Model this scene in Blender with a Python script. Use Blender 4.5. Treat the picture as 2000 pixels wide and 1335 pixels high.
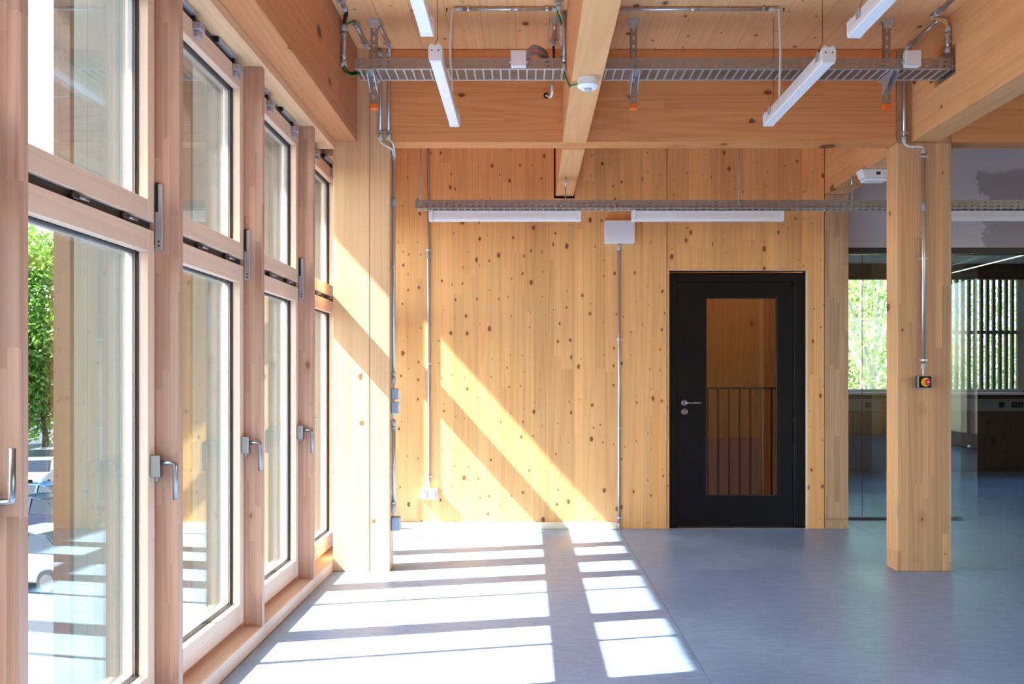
import bpy, bmesh, math, random
import numpy as np
from mathutils import Vector, Matrix

# ------------------------------------------------------------------ scene, camera, sky, sun, exposure
for o in list(bpy.data.objects):
    bpy.data.objects.remove(o, do_unlink=True)
scene = bpy.context.scene
COL = scene.collection
random.seed(7)

FPX, EYE, VX, VY = 1780.0, 1.25, 1032.0, 738.0       # focal length in pixels, eye height, vanishing point
cam_d = bpy.data.cameras.new('camera')
cam_d.sensor_width = 36.0
cam_d.lens = FPX * 36.0 / 2000.0
cam_d.shift_x = -(VX - 1000.0) / 2000.0
cam_d.shift_y = (VY - 667.5) / 2000.0
cam_d.clip_start = 0.05
cam_d.clip_end = 500
cam = bpy.data.objects.new('camera', cam_d)
COL.objects.link(cam)
cam.location = (0, 0, EYE)
cam.rotation_euler = (math.pi / 2, 0, 0)
scene.camera = cam

SUN_DIR = Vector((1.283, 0.296, -1.425)).normalized()
SUN_ELEV = math.asin(-SUN_DIR.z)
world = bpy.data.worlds.new('world')
scene.world = world
world.use_nodes = True
wn = world.node_tree
bg = wn.nodes['Background']
sky = wn.nodes.new('ShaderNodeTexSky')
sky.sky_type = 'NISHITA'
sky.sun_disc = False
sky.sun_elevation = SUN_ELEV
sky.sun_rotation = math.atan2(-SUN_DIR.x, -SUN_DIR.y)
sky.air_density = 1.0
sky.dust_density = 1.0
sky.ozone_density = 1.0
wn.links.new(sky.outputs[0], bg.inputs[0])
bg.inputs[1].default_value = 0.60

sun_d = bpy.data.lights.new('sun', 'SUN')
sun_d.energy = 25.0
sun_d.angle = math.radians(0.6)
sun_d.color = (0.93, 0.97, 1.0)
sun = bpy.data.objects.new('sun', sun_d)
COL.objects.link(sun)
sun.location = (-12, -4, 14)
sun.rotation_euler = SUN_DIR.to_track_quat('-Z', 'Y').to_euler()

vs = scene.view_settings
vs.view_transform = 'Standard'
vs.look = 'None'
vs.exposure = 1.03
vs.gamma = 1.0
vs.use_curve_mapping = False
try:
    scene.cycles.max_bounces = 16
    scene.cycles.diffuse_bounces = 8
    scene.cycles.glossy_bounces = 6
    scene.cycles.transparent_max_bounces = 32
except Exception:
    pass


def W(px, py, Y):
    """world point seen at a photo position, at depth Y"""
    s = FPX / Y
    return Vector(((px - VX) / s, Y, EYE + (VY - py) / s))


# ------------------------------------------------------------------ materials
MATS = {}


def new_mat(name):
    m = bpy.data.materials.new(name)
    m.use_nodes = True
    nt = m.node_tree
    b = nt.nodes['Principled BSDF']
    MATS[name] = m
    return m, nt, b


def srgb(r, g, b):
    f = lambda c: (c / 255 / 12.92) if c / 255 <= 0.04045 else ((c / 255 + 0.055) / 1.055) ** 2.4
    return (f(r), f(g), f(b), 1.0)


class NT:
    """small helper to write node maths"""
    def __init__(self, nt):
        self.nt = nt

    def node(self, t, **kw):
        n = self.nt.nodes.new(t)
        for k, v in kw.items():
            setattr(n, k, v)
        return n

    def put(self, sock, v):
        if isinstance(v, (int, float)):
            sock.default_value = v
        elif isinstance(v, (tuple, list)):
            sock.default_value = v
        else:
            self.nt.links.new(v, sock)

    def m(self, op, a, b=0.0, c=None, clamp=False):
        n = self.node('ShaderNodeMath', operation=op)
        n.use_clamp = clamp
        self.put(n.inputs[0], a)
        self.put(n.inputs[1], b)
        if c is not None:
            self.put(n.inputs[2], c)
        return n.outputs[0]

    def vec(self, x, y, z):
        n = self.node('ShaderNodeCombineXYZ')
        self.put(n.inputs[0], x)
        self.put(n.inputs[1], y)
        self.put(n.inputs[2], z)
        return n.outputs[0]

    def noise(self, v, scale=1.0, detail=2.0, rough=0.5, dist=0.0):
        n = self.node('ShaderNodeTexNoise')
        self.put(n.inputs['Vector'], v)
        n.inputs['Scale'].default_value = scale
        n.inputs['Detail'].default_value = detail
        n.inputs['Roughness'].default_value = rough
        n.inputs['Distortion'].default_value = dist
        return n.outputs[0]

    def mix(self, f, a, b, blend='MIX'):
        n = self.node('ShaderNodeMix', data_type='RGBA', blend_type=blend)
        self.put(n.inputs[0], f)
        self.put(n.inputs[6], a)
        self.put(n.inputs[7], b)
        return n.outputs[2]

    def smooth(self, v, lo, hi, a=0.0, b=1.0):
        n = self.node('ShaderNodeMapRange', interpolation_type='SMOOTHSTEP')
        self.put(n.inputs[0], v)
        n.inputs[1].default_value = lo
        n.inputs[2].default_value = hi
        n.inputs[3].default_value = a
        n.inputs[4].default_value = b
        return n.outputs[0]

    def bump(self, h, strength, dist=0.01):
        n = self.node('ShaderNodeBump')
        n.inputs['Strength'].default_value = strength
        n.inputs['Distance'].default_value = dist
        self.put(n.inputs['Height'], h)
        return n.outputs[0]


def wood(name, light, dark, knot, grain='z', lam=None, lamw=0.045, laml=1.1, lam_amp=0.16,
         knots=1.0, ring=15.0, rough=0.5, obj_amp=0.14, grain_amp=0.6, kscale=7.0, depth='y', dscale=0.5):
    m, nt, b = new_mat(name)
    n = NT(nt)
    tc = n.node('ShaderNodeTexCoord')
    oi = n.node('ShaderNodeObjectInfo')
    sep = n.node('ShaderNodeSeparateXYZ')
    nt.links.new(tc.outputs['Object'], sep.inputs[0])
    rnd = oi.outputs['Random']
    c = {}
    for i, ax in enumerate('xyz'):
        c[ax] = n.m('ADD', sep.outputs[i], n.m('MULTIPLY', rnd, (11.3, 17.9, 23.1)[i]))
    raw = {ax: sep.outputs[i] for i, ax in enumerate('xyz')}
    others = [a for a in 'xyz' if a != grain]
    a, bb, g = c[others[0]], c[others[1]], c[grain]
    tone = 1.0
    off = 0.0
    if lam:
        k = n.m('FLOOR', n.m('DIVIDE', n.m('ADD', raw[lam], 50.0), lamw))
        w1 = n.node('ShaderNodeTexWhiteNoise', noise_dimensions='2D')
        nt.links.new(n.vec(k, n.m('MULTIPLY', rnd, 91.0), 0.0), w1.inputs['Vector'])
        r1 = w1.outputs['Value']
        kv = n.m('FLOOR', n.m('DIVIDE', n.m('ADD', g, n.m('MULTIPLY', r1, 7.0)), laml))
        w2 = n.node('ShaderNodeTexWhiteNoise', noise_dimensions='3D')
        nt.links.new(n.vec(k, kv, n.m('MULTIPLY', rnd, 31.0)), w2.inputs['Vector'])
        r2 = w2.outputs['Value']
        tone = n.m('MULTIPLY_ADD', n.m('SUBTRACT', r2, 0.5), lam_amp, 1.0)
        fr_ = n.m('ABSOLUTE', n.m('SUBTRACT', n.m('FRACT', n.m('DIVIDE', n.m('ADD', raw[lam], 50.0), lamw)), 0.5))
        tone = n.m('MULTIPLY', tone, n.smooth(fr_, 0.5 - 0.0016 / lamw, 0.5, 1.0, 0.80))
        off = n.m('MULTIPLY', r2, 19.0)
        a = n.m('ADD', a, off)
    # cathedral growth rings are contour lines of a stretched noise
    n1 = n.noise(n.vec(n.m('MULTIPLY', a, 6.0), n.m('MULTIPLY', bb, 6.0), n.m('MULTIPLY', g, 0.16)), 1.0, 1.0, 0.4)
    rings = n.m('MULTIPLY_ADD', n.m('SINE', n.m('MULTIPLY', n1, ring * 6.28)), 0.5, 0.5)
    rings = n.m('POWER', rings, 2.2)
    fine = n.noise(n.vec(n.m('MULTIPLY', a, 130.0), n.m('MULTIPLY', bb, 130.0), n.m('MULTIPLY', g, 1.6)), 1.0, 3.0, 0.6)
    broad = n.noise(n.vec(n.m('MULTIPLY', a, 3.0), n.m('MULTIPLY', bb, 3.0), n.m('MULTIPLY', g, 0.5)), 1.0, 2.0, 0.5)
    f = n.m('ADD', n.m('MULTIPLY', rings, 0.38), n.m('MULTIPLY', fine, 0.62))
    f = n.m('ADD', f, n.m('MULTIPLY', n.m('SUBTRACT', broad, 0.5), 0.7))
    f = n.m('MULTIPLY', f, grain_amp, clamp=True)
    col = n.mix(f, light, dark)
    if knots > 0:
        kc = {others[0]: kscale, others[1]: kscale, grain: kscale * 0.62}
        if depth in kc and depth != grain:
            kc[depth] = kscale * dscale
        vor = n.node('ShaderNodeTexVoronoi')
        vor.inputs['Scale'].default_value = 1.0
        warp = n.m('MULTIPLY', n.m('SUBTRACT', n.noise(n.vec(c['x'], c['y'], c['z']), 40.0, 1.0), 0.5), 0.10)
        if dscale == 0.0:
            vor.voronoi_dimensions = '2D'
            ac = [q for q in others if q != depth][0]
            nt.links.new(n.vec(n.m('ADD', n.m('MULTIPLY', c[ac], kscale), warp),
                               n.m('ADD', n.m('MULTIPLY', c[grain], kscale * 0.66), warp), 0.0), vor.inputs['Vector'])
        else:
            nt.links.new(n.vec(n.m('ADD', n.m('MULTIPLY', c['x'], kc['x']), warp), n.m('MULTIPLY', c['y'], kc['y']),
                               n.m('ADD', n.m('MULTIPLY', c['z'], kc['z']), warp)), vor.inputs['Vector'])
        d = vor.outputs['Distance']
        sc = n.node('ShaderNodeSeparateColor')
        nt.links.new(vor.outputs['Color'], sc.inputs[0])
        sel = n.m('GREATER_THAN', sc.outputs[0], 1.0 - 0.62 * knots)
        rr = n.m('MULTIPLY', sel, n.m('MULTIPLY_ADD', n.m('POWER', sc.outputs[1], 3.0), 0.11 if dscale == 0.0 else 0.16, 0.05 if dscale == 0.0 else 0.07))
        mask = n.m('DIVIDE', n.m('SUBTRACT', rr, d), 0.03, clamp=True)
        halo = n.m('DIVIDE', n.m('SUBTRACT', n.m('MULTIPLY', rr, 2.0), d), 0.2, clamp=True)
        col = n.mix(n.m('MULTIPLY', halo, 0.55), col, dark)
        col = n.mix(n.m('MULTIPLY', mask, 0.85), col, knot)
    tone2 = n.m('MULTIPLY_ADD', n.m('SUBTRACT', rnd, 0.5), obj_amp, 1.0)
    t = n.m('MULTIPLY', tone2, tone) if lam else tone2
    hsv = n.node('ShaderNodeHueSaturation')
    nt.links.new(col, hsv.inputs['Color'])
    nt.links.new(t, hsv.inputs['Value'])
    nt.links.new(hsv.outputs[0], b.inputs['Base Color'])
    b.inputs['Roughness'].default_value = rough
    b.inputs['Specular IOR Level'].default_value = 0.35
    nt.links.new(n.bump(f, 0.12, 0.004), b.inputs['Normal'])
    return m


def plain(name, col, rough=0.5, metal=0.0, spec=0.5, noise=0.0, nscale=8.0, bump=0.0, coat=0.0):
    m, nt, b = new_mat(name)
    b.inputs['Base Color'].default_value = col
    b.inputs['Roughness'].default_value = rough
    b.inputs['Metallic'].default_value = metal
    b.inputs['Specular IOR Level'].default_value = spec
    b.inputs['Coat Weight'].default_value = coat
    n = NT(nt)
    tc = n.node('ShaderNodeTexCoord')
    ns = n.noise(tc.outputs['Object'], nscale, 4.0, 0.6)
    amp = max(noise, 0.03)
    dark = tuple(c * (1 - amp) for c in col[:3]) + (1,)
    lite = tuple(min(1, c * (1 + amp)) for c in col[:3]) + (1,)
    nt.links.new(n.mix(ns, dark, lite), b.inputs['Base Color'])
    if bump:
        nt.links.new(n.bump(ns, bump, 0.01), b.inputs['Normal'])
    return m


def glass(name, ior=1.5, tint=(1, 1, 1, 1)):
    m, nt, b = new_mat(name)
    nt.nodes.remove(b)
    n = NT(nt)
    out = nt.nodes['Material Output']
    geo = n.node('ShaderNodeNewGeometry')
    fr = n.node('ShaderNodeFresnel')
    nt.links.new(n.m('MULTIPLY_ADD', geo.outputs['Backfacing'], 1.0 / ior - ior, ior), fr.inputs['IOR'])
    tr = n.node('ShaderNodeBsdfTransparent')
    tr.inputs[0].default_value = tint
    gl = n.node('ShaderNodeBsdfGlossy')
    gl.inputs['Roughness'].default_value = 0.0
    gl.inputs['Color'].default_value = (0.97, 1.0, 0.98, 1)
    mx = n.node('ShaderNodeMixShader')
    nt.links.new(fr.outputs[0], mx.inputs[0])
    nt.links.new(tr.outputs[0], mx.inputs[1])
    nt.links.new(gl.outputs[0], mx.inputs[2])
    nt.links.new(mx.outputs[0], out.inputs['Surface'])
    return m


SP_L, SP_D, SP_K = srgb(226, 178, 122), srgb(190, 132, 80), srgb(96, 56, 34)
wood('spruce_wall', srgb(240, 184, 120), srgb(212, 144, 80), srgb(108, 62, 36), 'z', knots=0.85, kscale=10.0, dscale=0.0, obj_amp=0.20,
     lam='x', lamw=0.098, laml=1.7, lam_amp=0.16, depth='y', grain_amp=0.72)
wood('spruce_ceiling', srgb(250, 194, 138), srgb(226, 156, 98), srgb(110, 66, 42), 'y', knots=0.6, kscale=7.0, dscale=0.0, obj_amp=0.10, depth='z')
wood('glulam_cross', srgb(236, 164, 104), srgb(206, 124, 68), srgb(98, 58, 36), 'x', lam='z', lamw=0.1, laml=2.6, lam_amp=0.10, knots=1.5, kscale=6.5, depth='y', grain_amp=0.8)
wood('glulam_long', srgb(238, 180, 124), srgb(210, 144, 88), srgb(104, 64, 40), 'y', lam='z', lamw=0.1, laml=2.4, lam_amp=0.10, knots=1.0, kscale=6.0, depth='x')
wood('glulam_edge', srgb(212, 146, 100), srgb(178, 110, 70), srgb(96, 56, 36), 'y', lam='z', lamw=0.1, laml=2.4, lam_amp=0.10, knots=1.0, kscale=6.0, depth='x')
wood('glulam_column', srgb(206, 162, 118), srgb(170, 120, 78), srgb(98, 58, 36), 'z', lam='x', lamw=0.044, laml=1.6, lam_amp=0.34, knots=1.5, kscale=9.0, depth='y', grain_amp=0.8)
wood('column_plank', srgb(230, 190, 144), srgb(204, 156, 108), srgb(112, 70, 44), 'z', knots=0.5, kscale=5.0, obj_amp=0.05, depth='y', dscale=0.0, grain_amp=0.8)
wood('end_grain', srgb(206, 168, 128), srgb(160, 122, 86), srgb(92, 60, 40), 'z', lam='x', lamw=0.042, laml=0.55, lam_amp=0.28, knots=0.6, kscale=7.0)
PK_L, PK_D = srgb(206, 162, 136), srgb(156, 106, 82)
wood('larch_post', PK_L, PK_D, srgb(120, 80, 60), 'z', lam='x', lamw=0.030, laml=0.42, lam_amp=0.18, knots=0.5, kscale=6.0, obj_amp=0.06, ring=10, grain_amp=0.8)
wood('larch_stile', srgb(236, 204, 178), srgb(218, 176, 146), srgb(130, 90, 66), 'z', knots=0.0, obj_amp=0.06, ring=14)
wood('larch_rail', srgb(234, 200, 174), srgb(214, 172, 144), srgb(130, 90, 66), 'y', knots=0.0, obj_amp=0.06, ring=14)
wood('pine_head', srgb(236, 196, 152), srgb(208, 158, 112), srgb(130, 90, 60), 'y', knots=0.4, kscale=5.0, ring=12)
wood('weathered_wood', srgb(66, 45, 28), srgb(44, 30, 20), srgb(70, 48, 34), 'z', knots=0.7, kscale=9.0)
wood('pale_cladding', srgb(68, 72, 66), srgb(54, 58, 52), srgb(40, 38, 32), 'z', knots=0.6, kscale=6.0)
wood('pale_baseboard', srgb(238, 224, 196), srgb(222, 202, 168), srgb(150, 116, 80), 'x', knots=0.5, kscale=5.0)
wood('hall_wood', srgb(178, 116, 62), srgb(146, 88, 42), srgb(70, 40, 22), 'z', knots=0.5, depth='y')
wood('dark_panel', srgb(96, 70, 50), srgb(62, 44, 32), srgb(30, 22, 18), 'z', knots=0.5)

plain('galvanised', srgb(214, 217, 222), 0.42, 0.85, noise=0.12, nscale=60)
plain('tray_sheet', srgb(132, 122, 114), 0.5, 0.8, noise=0.1, nscale=30)
plain('galvanised_dull', srgb(164, 160, 156), 0.48, 0.8, noise=0.12, nscale=40)
plain('conduit_steel', srgb(200, 203, 208), 0.34, 0.85, noise=0.06, nscale=20)
plain('brushed_steel', srgb(150, 150, 152), 0.32, 1.0)
plain('anodised', srgb(172, 168, 170), 0.45, 0.45)
plain('dark_metal', srgb(72, 64, 62), 0.45, 0.6)
plain('white_plastic', srgb(232, 233, 236), 0.4)
plain('diffuser_white', srgb(240, 242, 246), 0.3)
plain('grey_plastic', srgb(190, 190, 190), 0.5)
plain('trunking_grey', srgb(120, 120, 116), 0.5)
plain('box_dark', srgb(62, 66, 76), 0.45)
plain('box_grey', srgb(150, 162, 176), 0.45)
plain('orange_plastic', srgb(240, 110, 40), 0.45)
plain('black_paint', srgb(9, 9, 12), 0.38, spec=0.3)
plain('black_rubber', srgb(16, 17, 20), 0.6)
plain('cable_white', srgb(222, 220, 216), 0.5)
plain('cable_grey', srgb(150, 146, 142), 0.5)
plain('cable_black', srgb(22, 22, 22), 0.5)
plain('cable_green', srgb(40, 130, 50), 0.5)
plain('red_plastic', srgb(206, 24, 34), 0.35)
plain('yellow_plastic', srgb(246, 190, 20), 0.4)
plain('copper_tone', srgb(180, 90, 50), 0.5)
plain('plaster_white', srgb(214, 212, 214), 0.8, noise=0.04, nscale=3)
plain('soft_ceiling', srgb(176, 178, 168), 0.85, noise=0.05, nscale=6)
plain('asphalt', srgb(40, 42, 47), 0.9, noise=0.15, nscale=1.2)
plain('bark_pale', srgb(184, 178, 166), 0.85, noise=0.25, nscale=8)
plain('bark_dark', srgb(74, 58, 46), 0.9, noise=0.25, nscale=5)
plain('slat_dark', srgb(44, 38, 36), 0.6)
plain('paint_white', srgb(176, 178, 182), 0.3, coat=0.6)
plain('paint_grey', srgb(70, 74, 78), 0.3, coat=0.6)
plain('paint_blue', srgb(14, 62, 104), 0.3, coat=0.8)
plain('paint_navy', srgb(12, 26, 56), 0.3, coat=0.8)
plain('paint_silver', srgb(120, 124, 130), 0.3, coat=0.6)
plain('car_glass', srgb(24, 30, 36), 0.08)
plain('tyre', srgb(24, 24, 26), 0.8)
plain('headlamp', srgb(220, 226, 232), 0.15)
glass('window_glass', 1.52, (0.985, 0.995, 0.985, 1))
glass('partition_glass', 1.5, (0.93, 0.98, 0.96, 1))

# linoleum: blue grey, finely marbled
m, nt, b = new_mat('linoleum')
n = NT(nt)
tc = n.node('ShaderNodeTexCoord')
sp = n.node('ShaderNodeSeparateXYZ')
nt.links.new(tc.outputs['Object'], sp.inputs[0])
marb = n.noise(n.vec(n.m('MULTIPLY', sp.outputs[0], 9.0), n.m('MULTIPLY', sp.outputs[1], 30.0), 0.0), 1.0, 6.0, 0.75, 0.6)
big = n.noise(tc.outputs['Object'], 1.1, 3.0, 0.55)
f = n.m('ADD', n.m('MULTIPLY', marb, 0.6), n.m('MULTIPLY', big, 0.4))
nt.links.new(n.mix(n.smooth(f, 0.35, 0.68), srgb(118, 141, 174), srgb(146, 170, 203)), b.inputs['Base Color'])
b.inputs['Specular IOR Level'].default_value = 0.5
nt.links.new(n.smooth(big, 0.3, 0.7, 0.30, 0.42), b.inputs['Roughness'])
nt.links.new(n.bump(marb, 0.03, 0.002), b.inputs['Normal'])

# smoothed concrete with one irregular damp stain
m, nt, b = new_mat('concrete')
n = NT(nt)
tc = n.node('ShaderNodeTexCoord')
sp = n.node('ShaderNodeSeparateXYZ')
nt.links.new(tc.outputs['Object'], sp.inputs[0])
ns = n.noise(tc.outputs['Object'], 2.2, 6.0, 0.6)
edge = n.m('ADD', sp.outputs[0], n.m('MULTIPLY', n.m('SUBTRACT', ns, 0.5), 1.3))
stain = n.m('MULTIPLY', n.smooth(edge, -1.35, -1.29), n.smooth(n.m('ADD', sp.outputs[2], n.m('MULTIPLY', ns, 0.25)), 0.36, 0.30))
base = n.mix(n.noise(tc.outputs['Object'], 0.9, 4.0), srgb(214, 212, 216), srgb(228, 226, 230))
nt.links.new(n.mix(n.m('MULTIPLY', stain, 0.75), base, srgb(164, 156, 158)), b.inputs['Base Color'])
b.inputs['Roughness'].default_value = 0.7


def leaf_mat(name, c1, c2):
    m, nt, b = new_mat(name)
    n = NT(nt)
    tc = n.node('ShaderNodeTexCoord')
    ns = n.noise(tc.outputs['Object'], 2.5, 4.0, 0.7)
    col = n.mix(n.smooth(ns, 0.3, 0.7), c1, c2)
    nt.links.new(col, b.inputs['Base Color'])
    b.inputs['Roughness'].default_value = 0.5
    tl = n.node('ShaderNodeBsdfTranslucent')
    nt.links.new(col, tl.inputs[0])
    mx = n.node('ShaderNodeMixShader')
    mx.inputs[0].default_value = 0.45
    out = nt.nodes['Material Output']
    nt.links.new(b.outputs[0], mx.inputs[1])
    nt.links.new(tl.outputs[0], mx.inputs[2])
    nt.links.new(mx.outputs[0], out.inputs['Surface'])


leaf_mat('leaf_green', srgb(70, 122, 38), srgb(140, 176, 70))
leaf_mat('leaf_light', srgb(116, 140, 66), srgb(196, 200, 132))

for nm, colr, st in (('lamp_glow', (1.0, 0.78, 0.5, 1), 34.0), ('strip_glow', (0.8, 1.0, 0.7, 1), 1.1)):
    m, nt, b = new_mat(nm)
    b.inputs['Emission Color'].default_value = colr
    b.inputs['Emission Strength'].default_value = st

# ------------------------------------------------------------------ object helpers
WLOC = {}


def tag(o, label=None, cat=None, group=None, kind=None):
    if label:
        o['label'] = label
    if cat:
        o['category'] = cat
    if group:
        o['group'] = group
    if kind:
        o['kind'] = kind
    return o


def place(o, loc, parent=None):
    loc = Vector(loc)
    COL.objects.link(o)
    WLOC[o.name] = loc.copy()
    if parent is not None:
        o.parent = parent
        o.location = loc - WLOC[parent.name]
    else:
        o.location = loc
    return o


def thing(name, loc, label=None, cat=None, group=None, kind=None):
    o = bpy.data.objects.new(name, None)
    o.empty_display_size = 0.1
    place(o, loc)
    return tag(o, label, cat, group, kind)


def mesh_obj(name, me, mat, loc, parent=None, smooth=False):
    if mat and not me.materials:
        me.materials.append(MATS[mat])
    if smooth:
        for p in me.polygons:
            p.use_smooth = True
    return place(bpy.data.objects.new(name, me), loc, parent)


def bm_box(bm, x0, x1, y0, y1, z0, z1):
    vs_ = [bm.verts.new(p) for p in ((x0, y0, z0), (x1, y0, z0), (x1, y1, z0), (x0, y1, z0),
                                     (x0, y0, z1), (x1, y0, z1), (x1, y1, z1), (x0, y1, z1))]
    for q in ((0, 3, 2, 1), (4, 5, 6, 7), (0, 1, 5, 4), (1, 2, 6, 5), (2, 3, 7, 6), (3, 0, 4, 7)):
        bm.faces.new([vs_[i] for i in q])
    return vs_


def bm_done(bm, name):
    me = bpy.data.meshes.new(name)
    bmesh.ops.recalc_face_normals(bm, faces=bm.faces)
    bm.to_mesh(me)
    bm.free()
    return me


def box(name, x0, x1, y0, y1, z0, z1, mat, parent=None, bevel=0.0, seg=1):
    c = Vector(((x0 + x1) / 2, (y0 + y1) / 2, (z0 + z1) / 2))
    bm = bmesh.new()
    bm_box(bm, x0 - c.x, x1 - c.x, y0 - c.y, y1 - c.y, z0 - c.z, z1 - c.z)
    if bevel:
        bmesh.ops.bevel(bm, geom=list(bm.edges), offset=bevel, segments=seg, affect='EDGES', profile=0.5)
    return mesh_obj(name, bm_done(bm, name), mat, c, parent)


def boxes(name, lst, mat, parent=None, bevel=0.0):
    """several boxes of ONE part joined in one mesh"""
    lo = Vector([min(b_[i] for b_ in lst) for i in (0, 2, 4)])
    hi = Vector([max(b_[i] for b_ in lst) for i in (1, 3, 5)])
    c = (lo + hi) / 2
    bm = bmesh.new()
    for b_ in lst:
        bm_box(bm, b_[0] - c.x, b_[1] - c.x, b_[2] - c.y, b_[3] - c.y, b_[4] - c.z, b_[5] - c.z)
    if bevel:
        bmesh.ops.bevel(bm, geom=list(bm.edges), offset=bevel, segments=1, affect='EDGES')
    return mesh_obj(name, bm_done(bm, name), mat, c, parent)


def prism(name, poly, axis, a0, a1, mat, parent=None, bevel=0.0):
    """polygon (2-D) extruded along an axis; poly axes are the remaining two in xyz order"""
    ia = 'xyz'.index(axis)
    oth = [i for i in range(3) if i != ia]
    pts = []
    for a in (a0, a1):
        for p in poly:
            v = [0, 0, 0]
            v[ia] = a
            v[oth[0]], v[oth[1]] = p
            pts.append(Vector(v))
    c = sum(pts, Vector()) / len(pts)
    bm = bmesh.new()
    vv = [bm.verts.new(p - c) for p in pts]
    k = len(poly)
    bm.faces.new(vv[:k])
    bm.faces.new(vv[k:][::-1])
    for i in range(k):
        j = (i + 1) % k
        bm.faces.new((vv[i], vv[j], vv[k + j], vv[k + i]))
    bmesh.ops.recalc_face_normals(bm, faces=bm.faces)
    if bevel:
        bmesh.ops.bevel(bm, geom=list(bm.edges), offset=bevel, segments=1, affect='EDGES')
    return mesh_obj(name, bm_done(bm, name), mat, c, parent)


def smooth_path(pts, k=6):
    """Catmull-Rom through the points"""
    pts = [Vector(p) for p in pts]
    if len(pts) < 3:
        return pts
    out = []
    ext = [pts[0] * 2 - pts[1]] + pts + [pts[-1] * 2 - pts[-2]]
    for i in range(1, len(ext) - 2):
        p0, p1, p2, p3 = ext[i - 1:i + 3]
        for j in range(k):
            t = j / k
            out.append(0.5 * ((2 * p1) + (p2 - p0) * t + (2 * p0 - 5 * p1 + 4 * p2 - p3) * t * t +
                              (3 * p1 - p0 - 3 * p2 + p3) * t ** 3))
    out.append(pts[-1])
    return out


def tube_mesh(name, pts, r, sides=10, c=None):
    pts = [Vector(p) for p in pts]
    rr = r if isinstance(r, (list, tuple)) else [r] * len(pts)
    bm = bmesh.new()
    rings = []
    up = Vector((0.31, 0.52, 0.79)).normalized()
    for i, p in enumerate(pts):
        if i == 0:
            d = pts[1] - p
        elif i == len(pts) - 1:
            d = p - pts[i - 1]
        else:
            d = pts[i + 1] - pts[i - 1]
        d.normalize()
        if abs(d.dot(up)) > 0.97:
            up = Vector((1, 0, 0))
        e1 = d.cross(up).normalized()
        e2 = d.cross(e1)
        rings.append([bm.verts.new(p - c + (e1 * math.cos(a) + e2 * math.sin(a)) * rr[i])
                      for a in (2 * math.pi * k / sides for k in range(sides))])
    for a_, b_ in zip(rings, rings[1:]):
        for k in range(sides):
            bm.faces.new((a_[k], a_[(k + 1) % sides], b_[(k + 1) % sides], b_[k])).smooth = True
    bm.faces.new(rings[0])
    bm.faces.new(rings[-1][::-1])
    return bm_done(bm, name)


def tube(name, pts, r, mat, parent=None, sides=10):
    pts = [Vector(p) for p in pts]
    c = sum(pts, Vector()) / len(pts)
    return mesh_obj(name, tube_mesh(name, pts, r, sides, c), mat, c, parent)


def lathe(name, prof, centre, axis, mat, parent=None, sides=24):
    """prof = [(radius, distance along axis)]"""
    ax = Vector(axis).normalized()
    e1 = ax.cross(Vector((0.3, 0.9, 0.2))).normalized()
    e2 = ax.cross(e1)
    bm = bmesh.new()
    rings = []
    for r, h in prof:
        r = max(r, 1e-4)
        rings.append([bm.verts.new(ax * h + (e1 * math.cos(a) + e2 * math.sin(a)) * r)
                      for a in (2 * math.pi * k / sides for k in range(sides))])
    for a_, b_ in zip(rings, rings[1:]):
        for k in range(sides):
            bm.faces.new((a_[k], a_[(k + 1) % sides], b_[(k + 1) % sides], b_[k]))
    bm.faces.new(rings[0])
    bm.faces.new(rings[-1][::-1])
    return mesh_obj(name, bm_done(bm, name), mat, centre, parent)


def copy_tree(o, delta, parent=None):
    c = o.copy()
    COL.objects.link(c)
    WLOC[c.name] = WLOC[o.name] + Vector(delta)
    if parent is None:
        c.location = o.location + Vector(delta)
    else:
        c.parent = parent
    for ch in list(o.children):
        copy_tree(ch, delta, c)
    return c


# ------------------------------------------------------------------ the room: key measures
XF = -1.264           # inner face of the window posts and sill
XLEAF = -1.351        # room side of the window leaves
P2, MOD, PT = 3.2987, 1.031, 0.037
YCOL = 5.894          # front of the columns and the cross beam
YW = 7.568            # back wall
ZB, ZC = 2.776, 3.38  # underside of beams, ceiling
XR0, XR1 = 2.475, 2.652   # right hand long beam
YFAR = 12.2


def post_y(k):
    return P2 + MOD * (k - 2)


# floor: linoleum sheets laid in two metre widths
fl = thing('floor', (0, 0, 0), 'blue grey linoleum floor laid in wide sheets', 'floor', kind='structure')
xs = [-1.258, 0.75, 2.757, 4.76, 6.76, 8.0]
ys = [-4.0, 1.9, 5.935, 7.566, 12.2]
for i in range(5):
    for j in range(4):
        if j == 3 and i < 2:
            continue
        x0 = xs[i] if not (j == 3 and i == 2) else 2.757
        box('linoleum_sheet', x0 + 0.0012, xs[i + 1] - 0.0012, ys[j] + 0.0012, ys[j + 1] - 0.0012, -0.004, 0.0, 'linoleum', fl)
box('linoleum_sheet', 2.56, 2.7546, 7.567, 12.2, -0.004, 0.0, 'linoleum', fl)
box('subfloor', -1.45, 8.1, -4.1, 12.5, -0.3, -0.0045, 'plaster_white', fl)

# ceiling boards along the depth of the room
ce = thing('ceiling', (0, 0, ZC), 'spruce board ceiling between the timber beams', 'ceiling', kind='structure')
x = -1.294
while x < 7.8:
    box('board', x + 0.0006, x + 0.2022, -4.0, YW + 0.6, ZC, ZC + 0.03, 'spruce_ceiling', ce, 0.0006)
    x += 0.2028
box('roof_slab', -1.36, 8.1, -4.1, 12.5, ZC + 0.031, ZC + 0.25, 'plaster_white', ce)

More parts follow.
